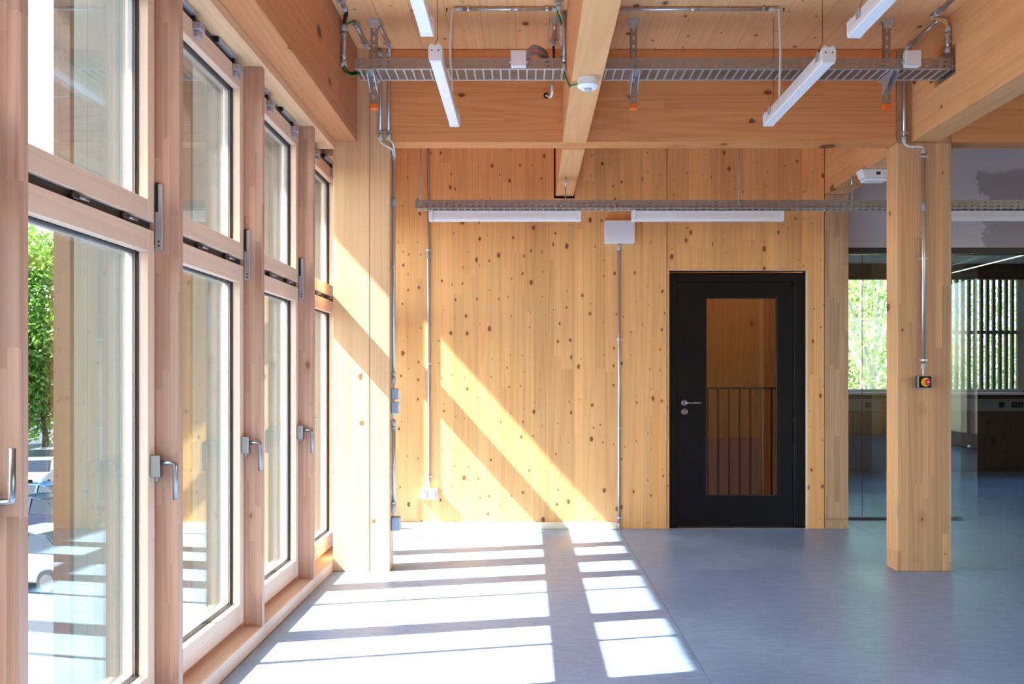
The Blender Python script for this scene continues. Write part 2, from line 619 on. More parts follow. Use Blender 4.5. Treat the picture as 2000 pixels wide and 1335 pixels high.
# back wall: vertical spruce boards with a door opening and a notch for the middle beam
wb = thing('wall_back', (0, YW, 0), 'back wall of knotty vertical spruce boards', 'wall', kind='structure')
DX0, DX1, DZ = 1.170, 2.319, 2.147
HOLES = [(DX0, DX1, -1.0, DZ), (0.212, 0.384, 2.742, 9.0)]
edges = []
x = 1.148
while x > -1.5:
    edges.append((x - 0.196, x))
    x -= 0.196
for k in range(7):
    edges.append((1.152 + k * 0.1864, 1.152 + (k + 1) * 0.1864))


def wall_piece(x0, x1, y0, y1, z0, z1, name, mat, bev):
    cuts = sorted({x0, x1} | {v for h in HOLES for v in h[:2] if x0 < v < x1})
    for a, b_ in zip(cuts, cuts[1:]):
        lo, hi = z0, z1
        for h in HOLES:
            if h[0] - 1e-6 <= a and b_ <= h[1] + 1e-6:
                if h[2] <= z0:
                    lo = max(lo, h[3])
                else:
                    hi = min(hi, h[2])
        ga = 0.0004 if a == x0 else 0
        gb = 0.0004 if b_ == x1 else 0
        box(name, a + ga, b_ - gb, y0, y1, lo, hi, mat, wb, bev)


for x0, x1 in edges:
    wall_piece(x0, x1, YW, YW + 0.03, 0.0, ZC, 'board', 'spruce_wall', 0.0005)
HOLES = HOLES[:1]
wall_piece(-1.5, 2.457, YW + 0.0305, YW + 0.14, 0.0, ZC, 'core', 'black_paint', 0)

# baseboard
tag(box('baseboard_back', -1.26, 0.735, YW - 0.016, YW, 0.0, 0.056, 'pale_baseboard', None, 0.002),
    'pale pine baseboard along the back wall up to the conduit', 'baseboard', kind='structure')

# plain outer walls of the hall
wr = thing('wall_right', (8.05, 0, 0), 'white wall closing the hall beyond the right bay, with tall windows added for fill light', 'wall', kind='structure')
box('solid_part', 8.0, 8.1, 4.6, 12.3, 0.0, ZC, 'plaster_white', wr)
box('parapet', 8.0, 8.1, -4.0, 4.6, 0.0, 0.25, 'plaster_white', wr)
box('lintel', 8.0, 8.1, -4.0, 4.6, 3.05, ZC, 'plaster_white', wr)
for k in range(6):  # unseen windows of this wall, added as a light source for the hall
    box('mullion', 8.0, 8.1, -4.0 + k * 1.7, -3.9 + k * 1.7, 0.25, 3.05, 'larch_stile', wr)
for k in range(5):
    box('pane', 8.05, 8.056, -3.9 + k * 1.7, -2.3 + k * 1.7, 0.25, 3.05, 'window_glass', wr)
rw = thing('wall_rear', (3, -4, 0), 'timber panel wall at the rear of the hall', 'wall', kind='structure')
for k in range(8):
    box('wall_panel', -1.36 + k * 1.18, -1.36 + (k + 1) * 1.18 - 0.004, -4.1, -4.0, 0.0, ZC, 'spruce_wall', rw)

# concrete wall over the glass partition
cw = box('wall_concrete', 2.652, 8.0, 8.03, 8.2, 2.40, ZC, 'concrete')
tag(cw, 'smooth grey concrete wall with a damp stain above the glass partition', 'wall', kind='structure')
sc_ = box('wall_side', 2.53, 2.60, YW + 0.21, 12.2, 0.0, ZC, 'spruce_wall')
tag(sc_, 'timber side wall running back from the glulam pillar', 'wall', kind='structure')

# ------------------------------------------------------------------ columns and beams
lc = thing('timber_column', (-1.08, YCOL, 0), 'pale two-plank timber column beside the row of windows', 'column')
box('plank', -1.264, -1.0275, YCOL, YCOL + 0.175, 0, ZC, 'column_plank', lc, 0.003)
box('plank', -1.0235, -0.897, YCOL, YCOL + 0.175, 0, ZC, 'column_plank', lc, 0.003)

rc = thing('timber_column', (2.56, YCOL, 0), 'square knotty glulam column carrying the emergency stop', 'column')
box('shaft', 2.384, 2.736, YCOL, YCOL + 0.175, 0, ZB - 0.004, 'glulam_column', rc, 0.004)
box('upper_shaft', 2.384, 2.736, YCOL + 0.004, YCOL + 0.175, ZB - 0.003, ZC, 'glulam_column', rc, 0.003)

pil = thing('glulam_pillar', (2.56, YW, 0), 'narrow streaky glulam pillar at the end of the board wall', 'pillar')
box('shaft', 2.462, 2.657, YW - 0.004, YW + 0.2, 0.082, ZB - 0.002, 'end_grain', pil, 0.002)
box('foot', 2.463, 2.656, YW - 0.003, YW + 0.2, 0, 0.08, 'end_grain', pil, 0.002)

cb = box('timber_beam', -0.895, 2.382, YCOL + 0.008, YCOL + 0.165, ZB, ZC - 0.002, 'glulam_cross', None, 0.003)
tag(cb, 'deep cross beam spanning between the two columns behind the cable tray', 'beam')
cb2 = box('timber_beam', 2.738, 8.0, YCOL + 0.008, YCOL + 0.165, ZB, ZC - 0.002, 'glulam_cross', None, 0.003)
tag(cb2, 'shaded cross beam running on beyond the emergency stop column', 'beam')
mb = box('timber_beam', 0.221, 0.378, -3.95, YCOL + 0.006, ZB - 0.004, ZC - 0.002, 'glulam_long', None, 0.004)
tag(mb, 'pale middle beam under the ceiling carrying the motion sensor', 'beam')
mb2 = box('timber_beam', 0.226, 0.376, YCOL + 0.167, YW + 0.028, ZB - 0.012, ZC - 0.002, 'glulam_long', None, 0.004)
tag(mb2, 'short pale beam notched into the back wall boards', 'beam')
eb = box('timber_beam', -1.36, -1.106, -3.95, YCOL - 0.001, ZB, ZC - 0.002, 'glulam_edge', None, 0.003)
tag(eb, 'deep edge beam running above the windows to the two-plank column', 'beam')
eb2 = box('timber_beam', -1.36, -1.106, YCOL + 0.177, YW, ZB, ZC - 0.002, 'glulam_long', None, 0.003)
tag(eb2, 'edge beam piece behind the two-plank column', 'beam')
# right beam with a notch that lets the cable tray pass
TY0, TY1, TZ = 5.31, 5.53, 3.052
rbm = thing('timber_beam', (2.56, 3, ZB), 'broad long beam notched for the cable tray, ending on the emergency stop column', 'beam')
boxes('body', [(XR0, XR1, -3.95, TY0 - 0.03, ZB, ZC - 0.002), (XR0, XR1, TY1 + 0.03, YCOL - 0.001, ZB, ZC - 0.002),
               (XR0, XR1, TY0 - 0.03, TY1 + 0.03, ZB, TZ - 0.035), (XR0, XR1, TY0 - 0.03, TY1 + 0.03, TZ + 0.14, ZC - 0.002)],
      'glulam_long', rbm)
rb2 = box('timber_beam', 2.462, 2.652, YCOL + 0.177, YW + 0.19, ZB, ZC - 0.002, 'glulam_long', None, 0.003)
tag(rb2, 'beam over the glulam pillar with an emergency light below', 'beam')

# ------------------------------------------------------------------ window front on the left
NEAR, LAST = -4, 6
hd = thing('trim_1', (XF, 2, 2.73), 'pale pine head board above the row of windows', 'trim', kind='structure')
box('head_board', -1.43, -1.25, -3.95, YCOL - 0.002, 2.73, 2.7755, 'pine_head', hd, 0.002)
box('head_board', -1.43, -1.25, YCOL + 0.18, YW, 2.73, 2.7755, 'pine_head', hd, 0.002)

ordn = {5: 'hidden behind', 4: 'first', 3: 'second', 2: 'third', 1: 'fourth', 0: 'fifth', -1: 'sixth', -2: 'seventh', -3: 'eighth', -4: 'ninth'}
for k in range(NEAR, LAST):
    y = post_y(k)
    t = thing('window_post', (XF, y, 0.07), None, 'post', 'window posts')
    t['label'] = ('slim pinkish larch window post standing right behind the two-plank column' if k == 5 else
                  'slim pinkish larch window post, %s out from the two-plank column' % ordn[k])
    box('fin', -1.352, XF, y, y + PT, 0.0705, 2.729, 'larch_post', t, 0.0015)
    box('jamb', -1.45, -1.353, y - 0.002, y + PT + 0.002, 0.0705, 2.729, 'larch_stile', t)

tag(box('trim_3', -1.45, XF, 7.516, YW - 0.001, 0.0705, 2.729, 'larch_post'), 'larch strip closing the window front against the back wall', 'trim', kind='structure')
# side wall piece towards the rear
tag(box('wall_left', -1.45, -1.264, -4.0, post_y(NEAR) - 0.002, 0, 2.73, 'larch_post'),
    'timber wall piece continuing the window front to the rear', 'wall', kind='structure')


def make_window(k, num):
    y0, y1 = post_y(k) + PT + 0.005, (post_y(k + 1) - 0.005 if k < 5 else 7.512)
    w = thing('window_%d' % num, (XF, (y0 + y1) / 2, 0), None, 'window', kind='structure')
    xo, xi = -1.432, XLEAF
    for z0, z1, rb, rt in ((0.093, 1.780, 0.097, 0.080), (1.811, 2.690, 0.075, 0.085)):
        sw = 0.056
        box('stile', xo, xi, y0, y0 + sw, z0, z1, 'larch_stile', w, 0.002)
        box('stile', xo, xi, y1 - sw, y1, z0, z1, 'larch_stile', w, 0.002)
        box('rail', xo, xi - 0.0005, y0 + sw, y1 - sw, z0, z0 + rb, 'larch_rail', w, 0.002)
        box('rail', xo, xi - 0.0005, y0 + sw, y1 - sw, z1 - rt, z1, 'larch_rail', w, 0.002)
        a0, a1, c0, c1 = y0 + sw, y1 - sw, z0 + rb, z1 - rt
        box('glass_pane', -1.402, -1.397, a0, a1, c0, c1, 'window_glass', w)
        box('glass_pane', -1.424, -1.419, a0, a1, c0, c1, 'window_glass', w)
        g = 0.004
        boxes('gasket', [(-1.3965, -1.384, a0, a1, c0, c0 + g), (-1.3965, -1.384, a0, a1, c1 - g, c1),
                         (-1.3965, -1.384, a0, a0 + g, c0 + g, c1 - g), (-1.3965, -1.384, a1 - g, a1, c0 + g, c1 - g)],
              'black_rubber', w)
        boxes('spacer', [(-1.4185, -1.4025, a0, a1, c0, c0 + 0.012), (-1.4185, -1.4025, a0, a1, c1 - 0.012, c1),
                         (-1.4185, -1.4025, a0, a0 + 0.012, c0, c1), (-1.4185, -1.4025, a1 - 0.012, a1, c0, c1)],
              'anodised', w)
    # sill, transom with its dark strip, head filler
    ys0, ys1 = post_y(k) + 0.5 * PT + 0.0006, (post_y(k + 1) + 0.5 * PT - 0.0006 if k < 5 else YW - 0.001)
    box('sill', -1.45, XF, ys0, ys1, 0.0, 0.070, 'larch_rail', w, 0.002)
    box('threshold', -1.45, -1.375, y0, y1, 0.0705, 0.100, 'larch_rail', w)
    box('transom', -1.45, -1.378, y0, y1, 1.768, 1.822, 'larch_rail', w)
    box('metal_strip', -1.3775, -1.368, y0, y1, 1.7815, 1.8095, 'dark_metal', w)
    box('head_filler', -1.45, -1.372, y0, y1, 2.680, 2.7295, 'larch_rail', w)
    box('opener_rod', -1.372, -1.358, y0, y1, 2.700, 2.714, 'dark_metal', w)
    for yy in (y0 + 0.42, y0 + 0.76):
        l = box('latch', -1.368, -1.352, yy - 0.02, yy + 0.02, 1.786, 1.806, 'dark_metal', w, 0.003)
        tube('latch_pin', [(-1.354, yy + 0.014, 1.795), (-1.340, yy + 0.05, 1.792)], 0.006, 'brushed_steel', l, 8)
    # scissor stays of the hopper leaf
    for yy in (y0 + 0.125, y0 + 0.615):
        p = box('stay_plate', -1.372, -1.338, yy, yy + 0.24, 2.712, 2.7295, 'anodised', w, 0.003)
        box('plate_end', -1.37, -1.342, yy - 0.012, yy, 2.708, 2.7285, 'black_rubber', p)
        tube('stay_pin', [(-1.352, yy + 0.215, 2.713), (-1.345, yy + 0.235, 2.665)], 0.006, 'dark_metal', w, 8)
        s = boxes('stay_block', [(-1.3505, -1.318, yy + 0.20, yy + 0.255, 2.655, 2.685),
                                 (-1.3505, -1.330, yy + 0.215, yy + 0.255, 2.630, 2.655)], 'anodised', w, 0.002)
    # long lever of the hopper opener, on the far post
    yl = y1 - 0.007
    lv = boxes('opener_lever', [(-1.3465, -1.320, yl, yl + 0.0115, 1.713, 1.850)], 'anodised', w, 0.0015)
    box('lever_arm', -1.336, -1.321, yl, yl + 0.0115, 1.848, 1.950, 'anodised', lv, 0.0015)
    box('lever_slot', -1.3475, -1.3365, yl + 0.003, yl + 0.0118, 1.850, 1.955, 'black_rubber', lv)
    for zz in (1.727, 1.742):
        lathe('screw', [(0.004, 0), (0.004, 0.0015), (0.001, 0.0018)], (-1.333, yl, zz), (0, -1, 0), 'dark_metal', lv, 8)
    # handle
    yh = y1 - 0.029
    h = box('window_handle', XLEAF + 0.0005, XLEAF + 0.036, yh - 0.016, yh + 0.016, 0.895, 0.975, 'brushed_steel', w, 0.003)
    lathe('lock_button', [(0.008, 0), (0.008, 0.014), (0.005, 0.016)], (XLEAF + 0.022, yh, 0.8945), (0, 0, -1), 'brushed_steel', h, 12)
    sg = 1 if k == 0 else -1
    x_end = XLEAF + 0.086
    tube('lever', [(XLEAF + 0.036, yh, 0.946), (x_end - 0.010, yh, 0.946), (x_end - 0.003, yh, 0.946 + sg * 0.003),
                   (x_end, yh, 0.946 + sg * 0.010), (x_end, yh, 0.946 + sg * 0.132)], 0.0085, 'brushed_steel', h, 12)
    # slender weathered batten in front of the glass, outside
    yb = 2.895 + MOD * (k - 1)
    box('outer_batten', -1.502, -1.45, yb - 0.0125, yb + 0.0125, 0.0, 2.95, 'weathered_wood', w)
    return w


num = 1
for k in range(NEAR, 6):
    w = make_window(k, num)
    w['label'] = ('tall larch window with hopper leaf, ' +
                  ('hidden behind the two-plank column' if k == 5 else
                   'bay touching the two-plank column' if k == 4 else
                   '%s bay out from the two-plank column' % {3: 'second', 2: 'third', 1: 'fourth', 0: 'fifth', -1: 'sixth', -2: 'seventh', -3: 'eighth', -4: 'ninth'}[k]))
    num += 1

# ------------------------------------------------------------------ outside: wing wall, unseen shading overhang, ground
ww = thing('outer_wing_wall', (-2.65, YW, -3.7), 'pale board wing wall standing outside beyond the windows', 'wall')
x = -3.86
while x < -1.47:
    x2 = min(x + 0.2, -1.455)
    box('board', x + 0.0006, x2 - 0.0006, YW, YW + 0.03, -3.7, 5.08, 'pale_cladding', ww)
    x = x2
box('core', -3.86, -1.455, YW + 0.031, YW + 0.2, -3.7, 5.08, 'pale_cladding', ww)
tag(box('shading_overhang', -3.9, -1.36, -6.0, YW + 0.25, 5.09, 5.3, 'plaster_white'),
    'unseen projecting roof slab assumed outside to shade the window tops', 'roof')  # unseen slab, its edge chosen to cast the shade line on the windows
tag(box('upper_facade', -1.46, -1.37, -4.1, YW + 0.2, 2.74, 5.08, 'plaster_white'),
    'outside face of the storey above the windows', 'facade')
tag(box('lower_facade', -1.455, -1.37, -4.1, YW + 0.2, -3.7, -0.31, 'plaster_white'),
    'outside face of the storey below the windows', 'facade')
tag(box('ground', -120, 120, -60, 160, -3.9, -3.7, 'asphalt'), 'grey asphalt street and yard below the building', 'ground', kind='structure')

# ------------------------------------------------------------------ door
d = thing('door_1', ((DX0 + DX1) / 2, YW + 0.1, 0), 'black framed door with a tall glass light', 'door', kind='structure')
FY = YW + 0.05
fx0, fx1, fz = DX0 + 0.003, DX1 - 0.003, DZ - 0.018
box('frame_post', fx0, fx0 + 0.075, FY, FY + 0.12, 0.0, fz, 'black_paint', d, 0.002)
box('frame_post', fx1 - 0.095, fx1, FY, FY + 0.12, 0.0, fz, 'black_paint', d, 0.002)
box('frame_head', fx0 + 0.075, fx1 - 0.095, FY, FY + 0.12, fz - 0.075, fz, 'black_paint', d, 0.002)
lx0, lx1, lz0, lz1 = fx0 + 0.078, fx1 - 0.098, 0.012, fz - 0.078
gx0, gx1, gz0, gz1 = 1.488, 2.082, 0.268, 1.920
LY = FY + 0.012
leaf = boxes('leaf', [(lx0, gx0, LY, LY + 0.05, lz0, lz1), (gx1, lx1, LY, LY + 0.05, lz0, lz1),
                      (gx0, gx1, LY, LY + 0.05, lz0, gz0), (gx0, gx1, LY, LY + 0.05, gz1, lz1)], 'black_paint', d)
box('pane', gx0, gx1, LY + 0.02, LY + 0.026, gz0, gz1, 'partition_glass', leaf)
e = 0.006
boxes('glazing_bead', [(gx0, gx0 + e, LY - 0.002, LY + 0.019, gz0, gz1), (gx1 - e, gx1, LY - 0.002, LY + 0.019, gz0, gz1),
                       (gx0, gx1, LY - 0.002, LY + 0.019, gz0, gz0 + e), (gx0, gx1, LY - 0.002, LY + 0.019, gz1 - e, gz1)],
      'dark_metal', leaf)
hx, hz = W(1337, 786, LY).x, W(1337, 786, LY).z
lathe('rosette', [(0.026, 0), (0.026, 0.007), (0.022, 0.009), (0.001, 0.009)], (hx, LY, hz), (0, -1, 0), 'brushed_steel', leaf)
tube('door_lever', [(hx, LY - 0.008, hz), (hx, LY - 0.045, hz), (hx + 0.006, LY - 0.052, hz), (hx + 0.016, LY - 0.055, hz), (hx + 0.13, LY - 0.055, hz)],
     0.0095, 'brushed_steel', leaf, 12)
lathe('keyhole_plate', [(0.026, 0), (0.026, 0.006), (0.022, 0.008), (0.001, 0.008)], (hx, LY, hz - 0.075), (0, -1, 0), 'brushed_steel', leaf)
boxes('keyhole', [(hx - 0.004, hx + 0.004, LY - 0.0095, LY - 0.0082, hz - 0.094, hz - 0.073),
                  (hx - 0.007, hx + 0.007, LY - 0.0095, LY - 0.0082, hz - 0.075, hz - 0.063)], 'copper_tone', leaf)
box('threshold', fx0, fx1, FY, FY + 0.12, 0.0, 0.010, 'dark_metal', d)
# bare edge of the boards around the frame
boxes('reveal', [(DX1 - 0.0025, DX1 - 0.0005, YW + 0.001, YW + 0.05, 0, DZ), (DX0, DX1, YW + 0.001, YW + 0.05, DZ - 0.002, DZ - 0.0005)], 'pale_baseboard', d)

# hallway behind the door
hw = thing('hallway', (1.6, 9.6, 0), 'timber lined hallway seen through the door glass', 'hallway')
hw['kind'] = 'structure'
x = 0.7
while x < 2.5:
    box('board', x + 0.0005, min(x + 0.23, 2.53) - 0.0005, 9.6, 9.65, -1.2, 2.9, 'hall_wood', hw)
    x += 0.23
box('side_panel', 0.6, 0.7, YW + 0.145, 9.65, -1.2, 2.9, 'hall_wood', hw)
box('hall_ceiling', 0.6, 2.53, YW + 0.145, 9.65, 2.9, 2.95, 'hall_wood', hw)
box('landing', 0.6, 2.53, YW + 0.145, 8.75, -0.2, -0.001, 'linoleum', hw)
bal = thing('stair_balustrade', (1.7, 8.68, 0), 'black flat-bar balustrade behind the door glass', 'balustrade')
box('top_rail', 0.72, 2.5, 8.66, 8.70, 1.145, 1.165, 'black_paint', bal, 0.002)
box('bottom_rail', 0.72, 2.5, 8.665, 8.695, 0.03, 0.05, 'black_paint', bal)
sB = FPX / 8.68
x = (1382 - VX) / sB - 0.9 + 0.0
for k in range(-7, 10):
    xx = (1382 - VX) / sB + k * 20.8 / sB
    if 0.75 < xx < 2.48:
        box('bar', xx - 0.006, xx + 0.006, 8.66, 8.70, 0.0, 1.145, 'black_paint', bal)
hl = thing('ceiling_lamp', (2.3, 8.4, 2.9), 'round warm lamp on the hallway ceiling', 'lamp')
lathe('lamp_base', [(0.13, 0), (0.13, 0.03)], (2.3, 8.4, 2.8995), (0, 0, -1), 'white_plastic', hl)
lathe('lamp_shade', [(0.12, 0), (0.115, 0.03), (0.08, 0.05), (0.001, 0.056)], (2.3, 8.4, 2.869), (0, 0, -1), 'lamp_glow', hl)

# ------------------------------------------------------------------ cable trays
def cable_tray(name, label, x0, x1, y0, y1, z0, h, pitch, rung_w):
    t = thing(name, ((x0 + x1) / 2, (y0 + y1) / 2, z0), label, 'cable tray')
    th = 0.0015
    for i, (ya, yb) in enumerate(((y0, y0 + th), (y1 - th, y1))):
        n_ = int((x1 - x0) / pitch)
        lst = [(x0, x1, ya, yb, z0, z0 + 0.20 * h), (x0, x1, ya, yb, z0 + 0.34 * h, z0 + 0.62 * h), (x0, x1, ya, yb, z0 + 0.76 * h, z0 + h)]
        for k in range(n_ + 1):
            xa = x0 + k * pitch
            xb = min(xa + pitch * 0.60, x1)
            if xb > xa:
                for q0, q1 in ((0.20, 0.34), (0.62, 0.76)):
                    lst.append((xa, xb, ya, yb, z0 + q0 * h, z0 + q1 * h))
        boxes('side_flange', lst, 'galvanised_dull', t)
    box('base_sheet', x0, x1, y0 + th, y1 - th, z0 + 0.003, z0 + 0.0045, 'tray_sheet', t)
    boxes('rolled_edge', [(x0, x1, y0 + th, y0 + 0.022, z0, z0 + 0.0029), (x0, x1, y1 - 0.022, y1 - th, z0, z0 + 0.0029)], 'galvanised', t)
    if rung_w:
        first = None
        k = 0
        xx = x0 + pitch * 0.5
        while xx < x1 - 0.02:
            if first is None:
                first = boxes('rung', [(xx - rung_w / 2, xx + rung_w / 2, y0 + 0.022, y1 - 0.022, z0 - 0.004, z0 + 0.0029)], 'galvanised', t, 0.0012)
            else:
                c = first.copy()
                COL.objects.link(c)
                c.location = first.location + Vector((k * pitch, 0, 0))
            xx += pitch
            k += 1
    return t


tA = cable_tray('cable_tray', 'galvanised cable tray hung below the ceiling, passing into the broad beam',
                -1.012, 2.60, TY0, TY1, TZ, 0.060, 0.0515, 0.011)
tB = cable_tray('cable_tray', 'narrow perforated cable tray hung before the back wall above the long white lights',
                -0.853, 4.9, 6.87, 6.97, 2.527, 0.066, 0.0495, 0.010)

for hx_, lab in ((-0.920, 'slotted tray hanger with orange cap beside the edge beam'),
                 (0.627, 'slotted tray hanger with orange cap beyond the motion sensor'),
                 (2.137, 'slotted tray hanger with orange cap beside the notched beam')):
    t = thing('tray_hanger', (hx_, 5.44, ZC), lab, 'bracket', 'hangers of the front cable tray')
    ya, yb = 5.425, 5.455
    lst = []
    zz = 2.885
    for sx in (-1, 1):
        lst.append((hx_ + sx * 0.018 - 0.002, hx_ + sx * 0.018 + 0.002, ya, yb, 2.885, ZC - 0.008))
    # slotted web of the channel, towards the room
    z = 2.885
    lst.append((hx_ - 0.016, hx_ - 0.007, ya, ya + 0.002, 2.885, ZC - 0.008))
    lst.append((hx_ + 0.007, hx_ + 0.016, ya, ya + 0.002, 2.885, ZC - 0.008))
    while z < ZC - 0.03:
        lst.append((hx_ - 0.007, hx_ + 0.007, ya, ya + 0.002, z, z + 0.026))
        z += 0.05
    boxes('channel', lst, 'galvanised_dull', t)
    boxes('head_plate', [(hx_ - 0.035, hx_ + 0.035, 5.40, 5.48, ZC - 0.008, ZC - 0.0005),
                         (hx_ - 0.024, hx_ + 0.024, 5.418, 5.424, ZC - 0.05, ZC - 0.008)], 'galvanised', t)
    for sx in (-1, 1):
        lathe('bolt', [(0.007, 0), (0.007, 0.008), (0.003, 0.012)], (hx_ + sx * 0.026, 5.41, ZC - 0.008), (0, 0, -1), 'galvanised', t, 8)
    # cantilever arm below the tray: tapered web with a flange
    prism('arm', [(5.455, TZ - 0.008), (5.30, TZ - 0.008), (5.30, TZ - 0.028), (5.455, TZ - 0.12)], 'x', hx_ - 0.021, hx_ - 0.018, 'galvanised', t)
    prism('arm', [(5.455, TZ - 0.008), (5.30, TZ - 0.008), (5.30, TZ - 0.028), (5.455, TZ - 0.12)], 'x', hx_ + 0.018, hx_ + 0.021, 'galvanised', t)
    box('arm_flange', hx_ - 0.021, hx_ + 0.021, 5.30, 5.54, TZ - 0.0078, TZ - 0.0045, 'galvanised', t)
    cp = box('end_cap', hx_ - 0.022, hx_ + 0.022, 5.420, 5.460, 2.852, 2.8845, 'orange_plastic', t, 0.003)
    cp['label'] = 'orange plastic end cap'

# threaded rods of the back tray
for px, zt, lab in ((823.5, ZC - 0.002, 'thin rod holding the left end of the back tray'),
                    (1104, ZB - 0.013, 'short rod with bolt holding the back tray below the notched-in beam'),
                    (1440, ZC - 0.002, 'thin rod holding the back tray above the door'),
                    (1659, ZB - 0.001, 'rod holding the back tray below the pillar beam')):
    p = W(px, 393, 6.92)
    t = thing('hanger_rod', (p.x, 6.92, zt), lab, 'rod', 'rods of the back cable tray')
    tube('rod', [(p.x, 6.866, 2.555), (p.x, 6.866, zt)], 0.0045, 'galvanised_dull', t, 8)
    tube('sleeve', [(p.x, 6.866, zt - 0.07), (p.x, 6.866, zt)], 0.008, 'galvanised', t, 8)
    lathe('nut', [(0.009, 0), (0.009, 0.008)], (p.x, 6.866, 2.555), (0, 0, 1), 'galvanised', t, 6)

# ------------------------------------------------------------------ batten lights
def batten(label, x, y, z, length, along, group=None):
    """housing with a trapezoid section, ribbed diffuser, end caps"""
    t = thing('batten_light', (x, y, z), label, 'light', group)
    h, w0, w1 = 0.076, 0.027, 0.030
    prof_h = [(-w0, 0.034), (w0, 0.034), (w0 * 0.8, h), (-w0 * 0.8, h)]
    prof_d = [(-w1 * 0.9, 0.0), (w1 * 0.9, 0.0), (w1, 0.010), (w0 + 0.001, 0.0335), (-w0 - 0.001, 0.0335), (-w1, 0.010)]
    prof_c = [(-w1 * 0.95, -0.002), (w1 * 0.95, -0.002), (w1 + 0.003, 0.012), (w1 + 0.003, h - 0.012), (w1 * 0.8, h + 0.004), (0.012, h + 0.004), (0.009, h - 0.002),
              (-0.009, h - 0.002), (-0.012, h + 0.004), (-w1 * 0.8, h + 0.004), (-w1 - 0.003, h - 0.012), (-w1 - 0.003, 0.012)]
    ax = along
    if ax == 'y':
        mk = lambda pr: [(x + u, z + v) for u, v in pr]
        a0, a1 = y, y + length
    else:
        mk = lambda pr: [(y + u, z + v) for u, v in pr]
        a0, a1 = x, x + length
    prism('housing', mk(prof_h), ax, a0 + 0.03, a1 - 0.03, 'white_plastic', t, 0.001)
    prism('diffuser', mk(prof_d), ax, a0 + 0.03, a1 - 0.03, 'diffuser_white', t, 0.001)
    prism('end_cap', mk(prof_c), ax, a0, a0 + 0.0295, 'white_plastic', t, 0.0015)
    prism('end_cap', mk(prof_c), ax, a1 - 0.0295, a1, 'white_plastic', t, 0.0015)
    if ax == 'y':
        for u in (-0.016, 0.016):
            lathe('screw', [(0.004, 0), (0.004, 0.001), (0.001, 0.0012)], (x + u, y, z + 0.048), (0, -1, 0), 'dark_metal', t, 8)
        for yy in (y + 0.09, y + length - 0.13):
            tube('wire', [(x - 0.03, yy, z + h - 0.01), (x, yy + 0.01, z + h + 0.06), (x, yy + 0.01, ZC - 0.001)], 0.0014, 'dark_metal', t, 6)
            for u in (-0.034, 0.028):
                box('clip', x + u, x + u + 0.006, yy - 0.015, yy + 0.015, z + 0.03, z + h, 'galvanised', t)
    return t


LZ = 2.77
lr = 'slim batten lights hung from the ceiling'
batten('slim white batten light hung left of the middle beam, below the cable tray', -0.446, 4.36, LZ, 1.155, 'y', lr)
batten('slim white batten light hung near the notched beam, below the cable tray', 1.449, 4.39, LZ, 1.115, 'y', lr)
batten('slim white batten light left of the middle beam, before the one under the tray', -0.450, 2.90, LZ, 1.155, 'y', lr)
batten('slim white batten light near the notched beam, before the one under the tray', 1.456, 2.92, LZ, 1.155, 'y', lr)
bl = 'long white lights under the back cable tray'
for x0, lab in ((-0.752, 'long white light under the back tray, left of the white wall box'),
                (0.784, 'long white light under the back tray, between white wall box and door'),
                (2.95, 'long white light under the back tray before the stained concrete')):
    batten(lab, x0, 6.92, 2.4405, 1.15, 'x', bl)

# ------------------------------------------------------------------ conduits
def clamp_at(p, normal, parent, r=0.011, axis='z'):
    """saddle clamp round a conduit; ears left and right, fixed towards -normal"""
    p = Vector(p)
    nrm = Vector(normal)
    if axis == 'z':
        side = Vector((0, 0, 1)).cross(nrm)
        al = Vector((0, 0, 1))
    elif axis == 'x':
        side = Vector((1, 0, 0)).cross(nrm)
        al = Vector((1, 0, 0))
    else:
        side = Vector((0, 1, 0)).cross(nrm)
        al = Vector((0, 1, 0))
    bm = bmesh.new()
    R = r + 0.003
    for s in (-1, 1):
        c = side * s * (R + 0.006)
        vs_ = bm_box(bm, -0.5, 0.5, -0.5, 0.5, -0.5, 0.5)
        M = Matrix((side * 0.013, nrm * 0.010, al * 0.012)).transposed()
        for v in vs_:
            v.co = M @ v.co + c
    seg = 10
    ring0, ring1 = [], []
    for k in range(seg):
        a = 2 * math.pi * k / seg
        o = side * math.cos(a) * R + nrm * math.sin(a) * R
        ring0.append(bm.verts.new(o - al * 0.006))
        ring1.append(bm.verts.new(o + al * 0.006))
    for k in range(seg):
        bm.faces.new((ring0[k], ring0[(k + 1) % seg], ring1[(k + 1) % seg], ring1[k]))
    bm.faces.new(ring0)
    bm.faces.new(ring1[::-1])
    return mesh_obj('clamp', bm_done(bm, 'clamp'), 'galvanised', p, parent)


def sleeve(p0, p1, parent, r=0.0145, mat='grey_plastic', name='sleeve'):
    return tube(name, [p0, p1], r, mat, parent, 12)


# -- left column: two conduits on its face, one long run beside it
YP = YCOL - 0.014
t = thing('conduit', (-0.957, YP, 2.8), 'short steel conduit on the two-plank column, the one with the bent cable', 'conduit')
p0, p1 = W(743, 108, YP), W(743, 264, YP)
tube('pipe', [p0, p1], 0.011, 'conduit_steel', t)
sleeve(p0 + Vector((0, 0, 0.03)), p0 - Vector((0, 0, 0.01)), t)
sleeve(p1 + Vector((0, 0, 0.01)), p1 - Vector((0, 0, 0.03)), t)
clamp_at(W(743, 258, YP), (0, -1, 0), t)
XS = -0.883
tube('cable', smooth_path([p1 - Vector((0, 0, 0.02)), W(745, 278, YP), W(757, 286, YP - 0.01), W(766, 292, YCOL + 0.03), (XS, YCOL + 0.085, 2.70)]), 0.007, 'cable_white', t)
t = thing('conduit', (-0.884, YP, 2.8), 'short steel conduit at the edge of the two-plank column', 'conduit')
XE = -0.889
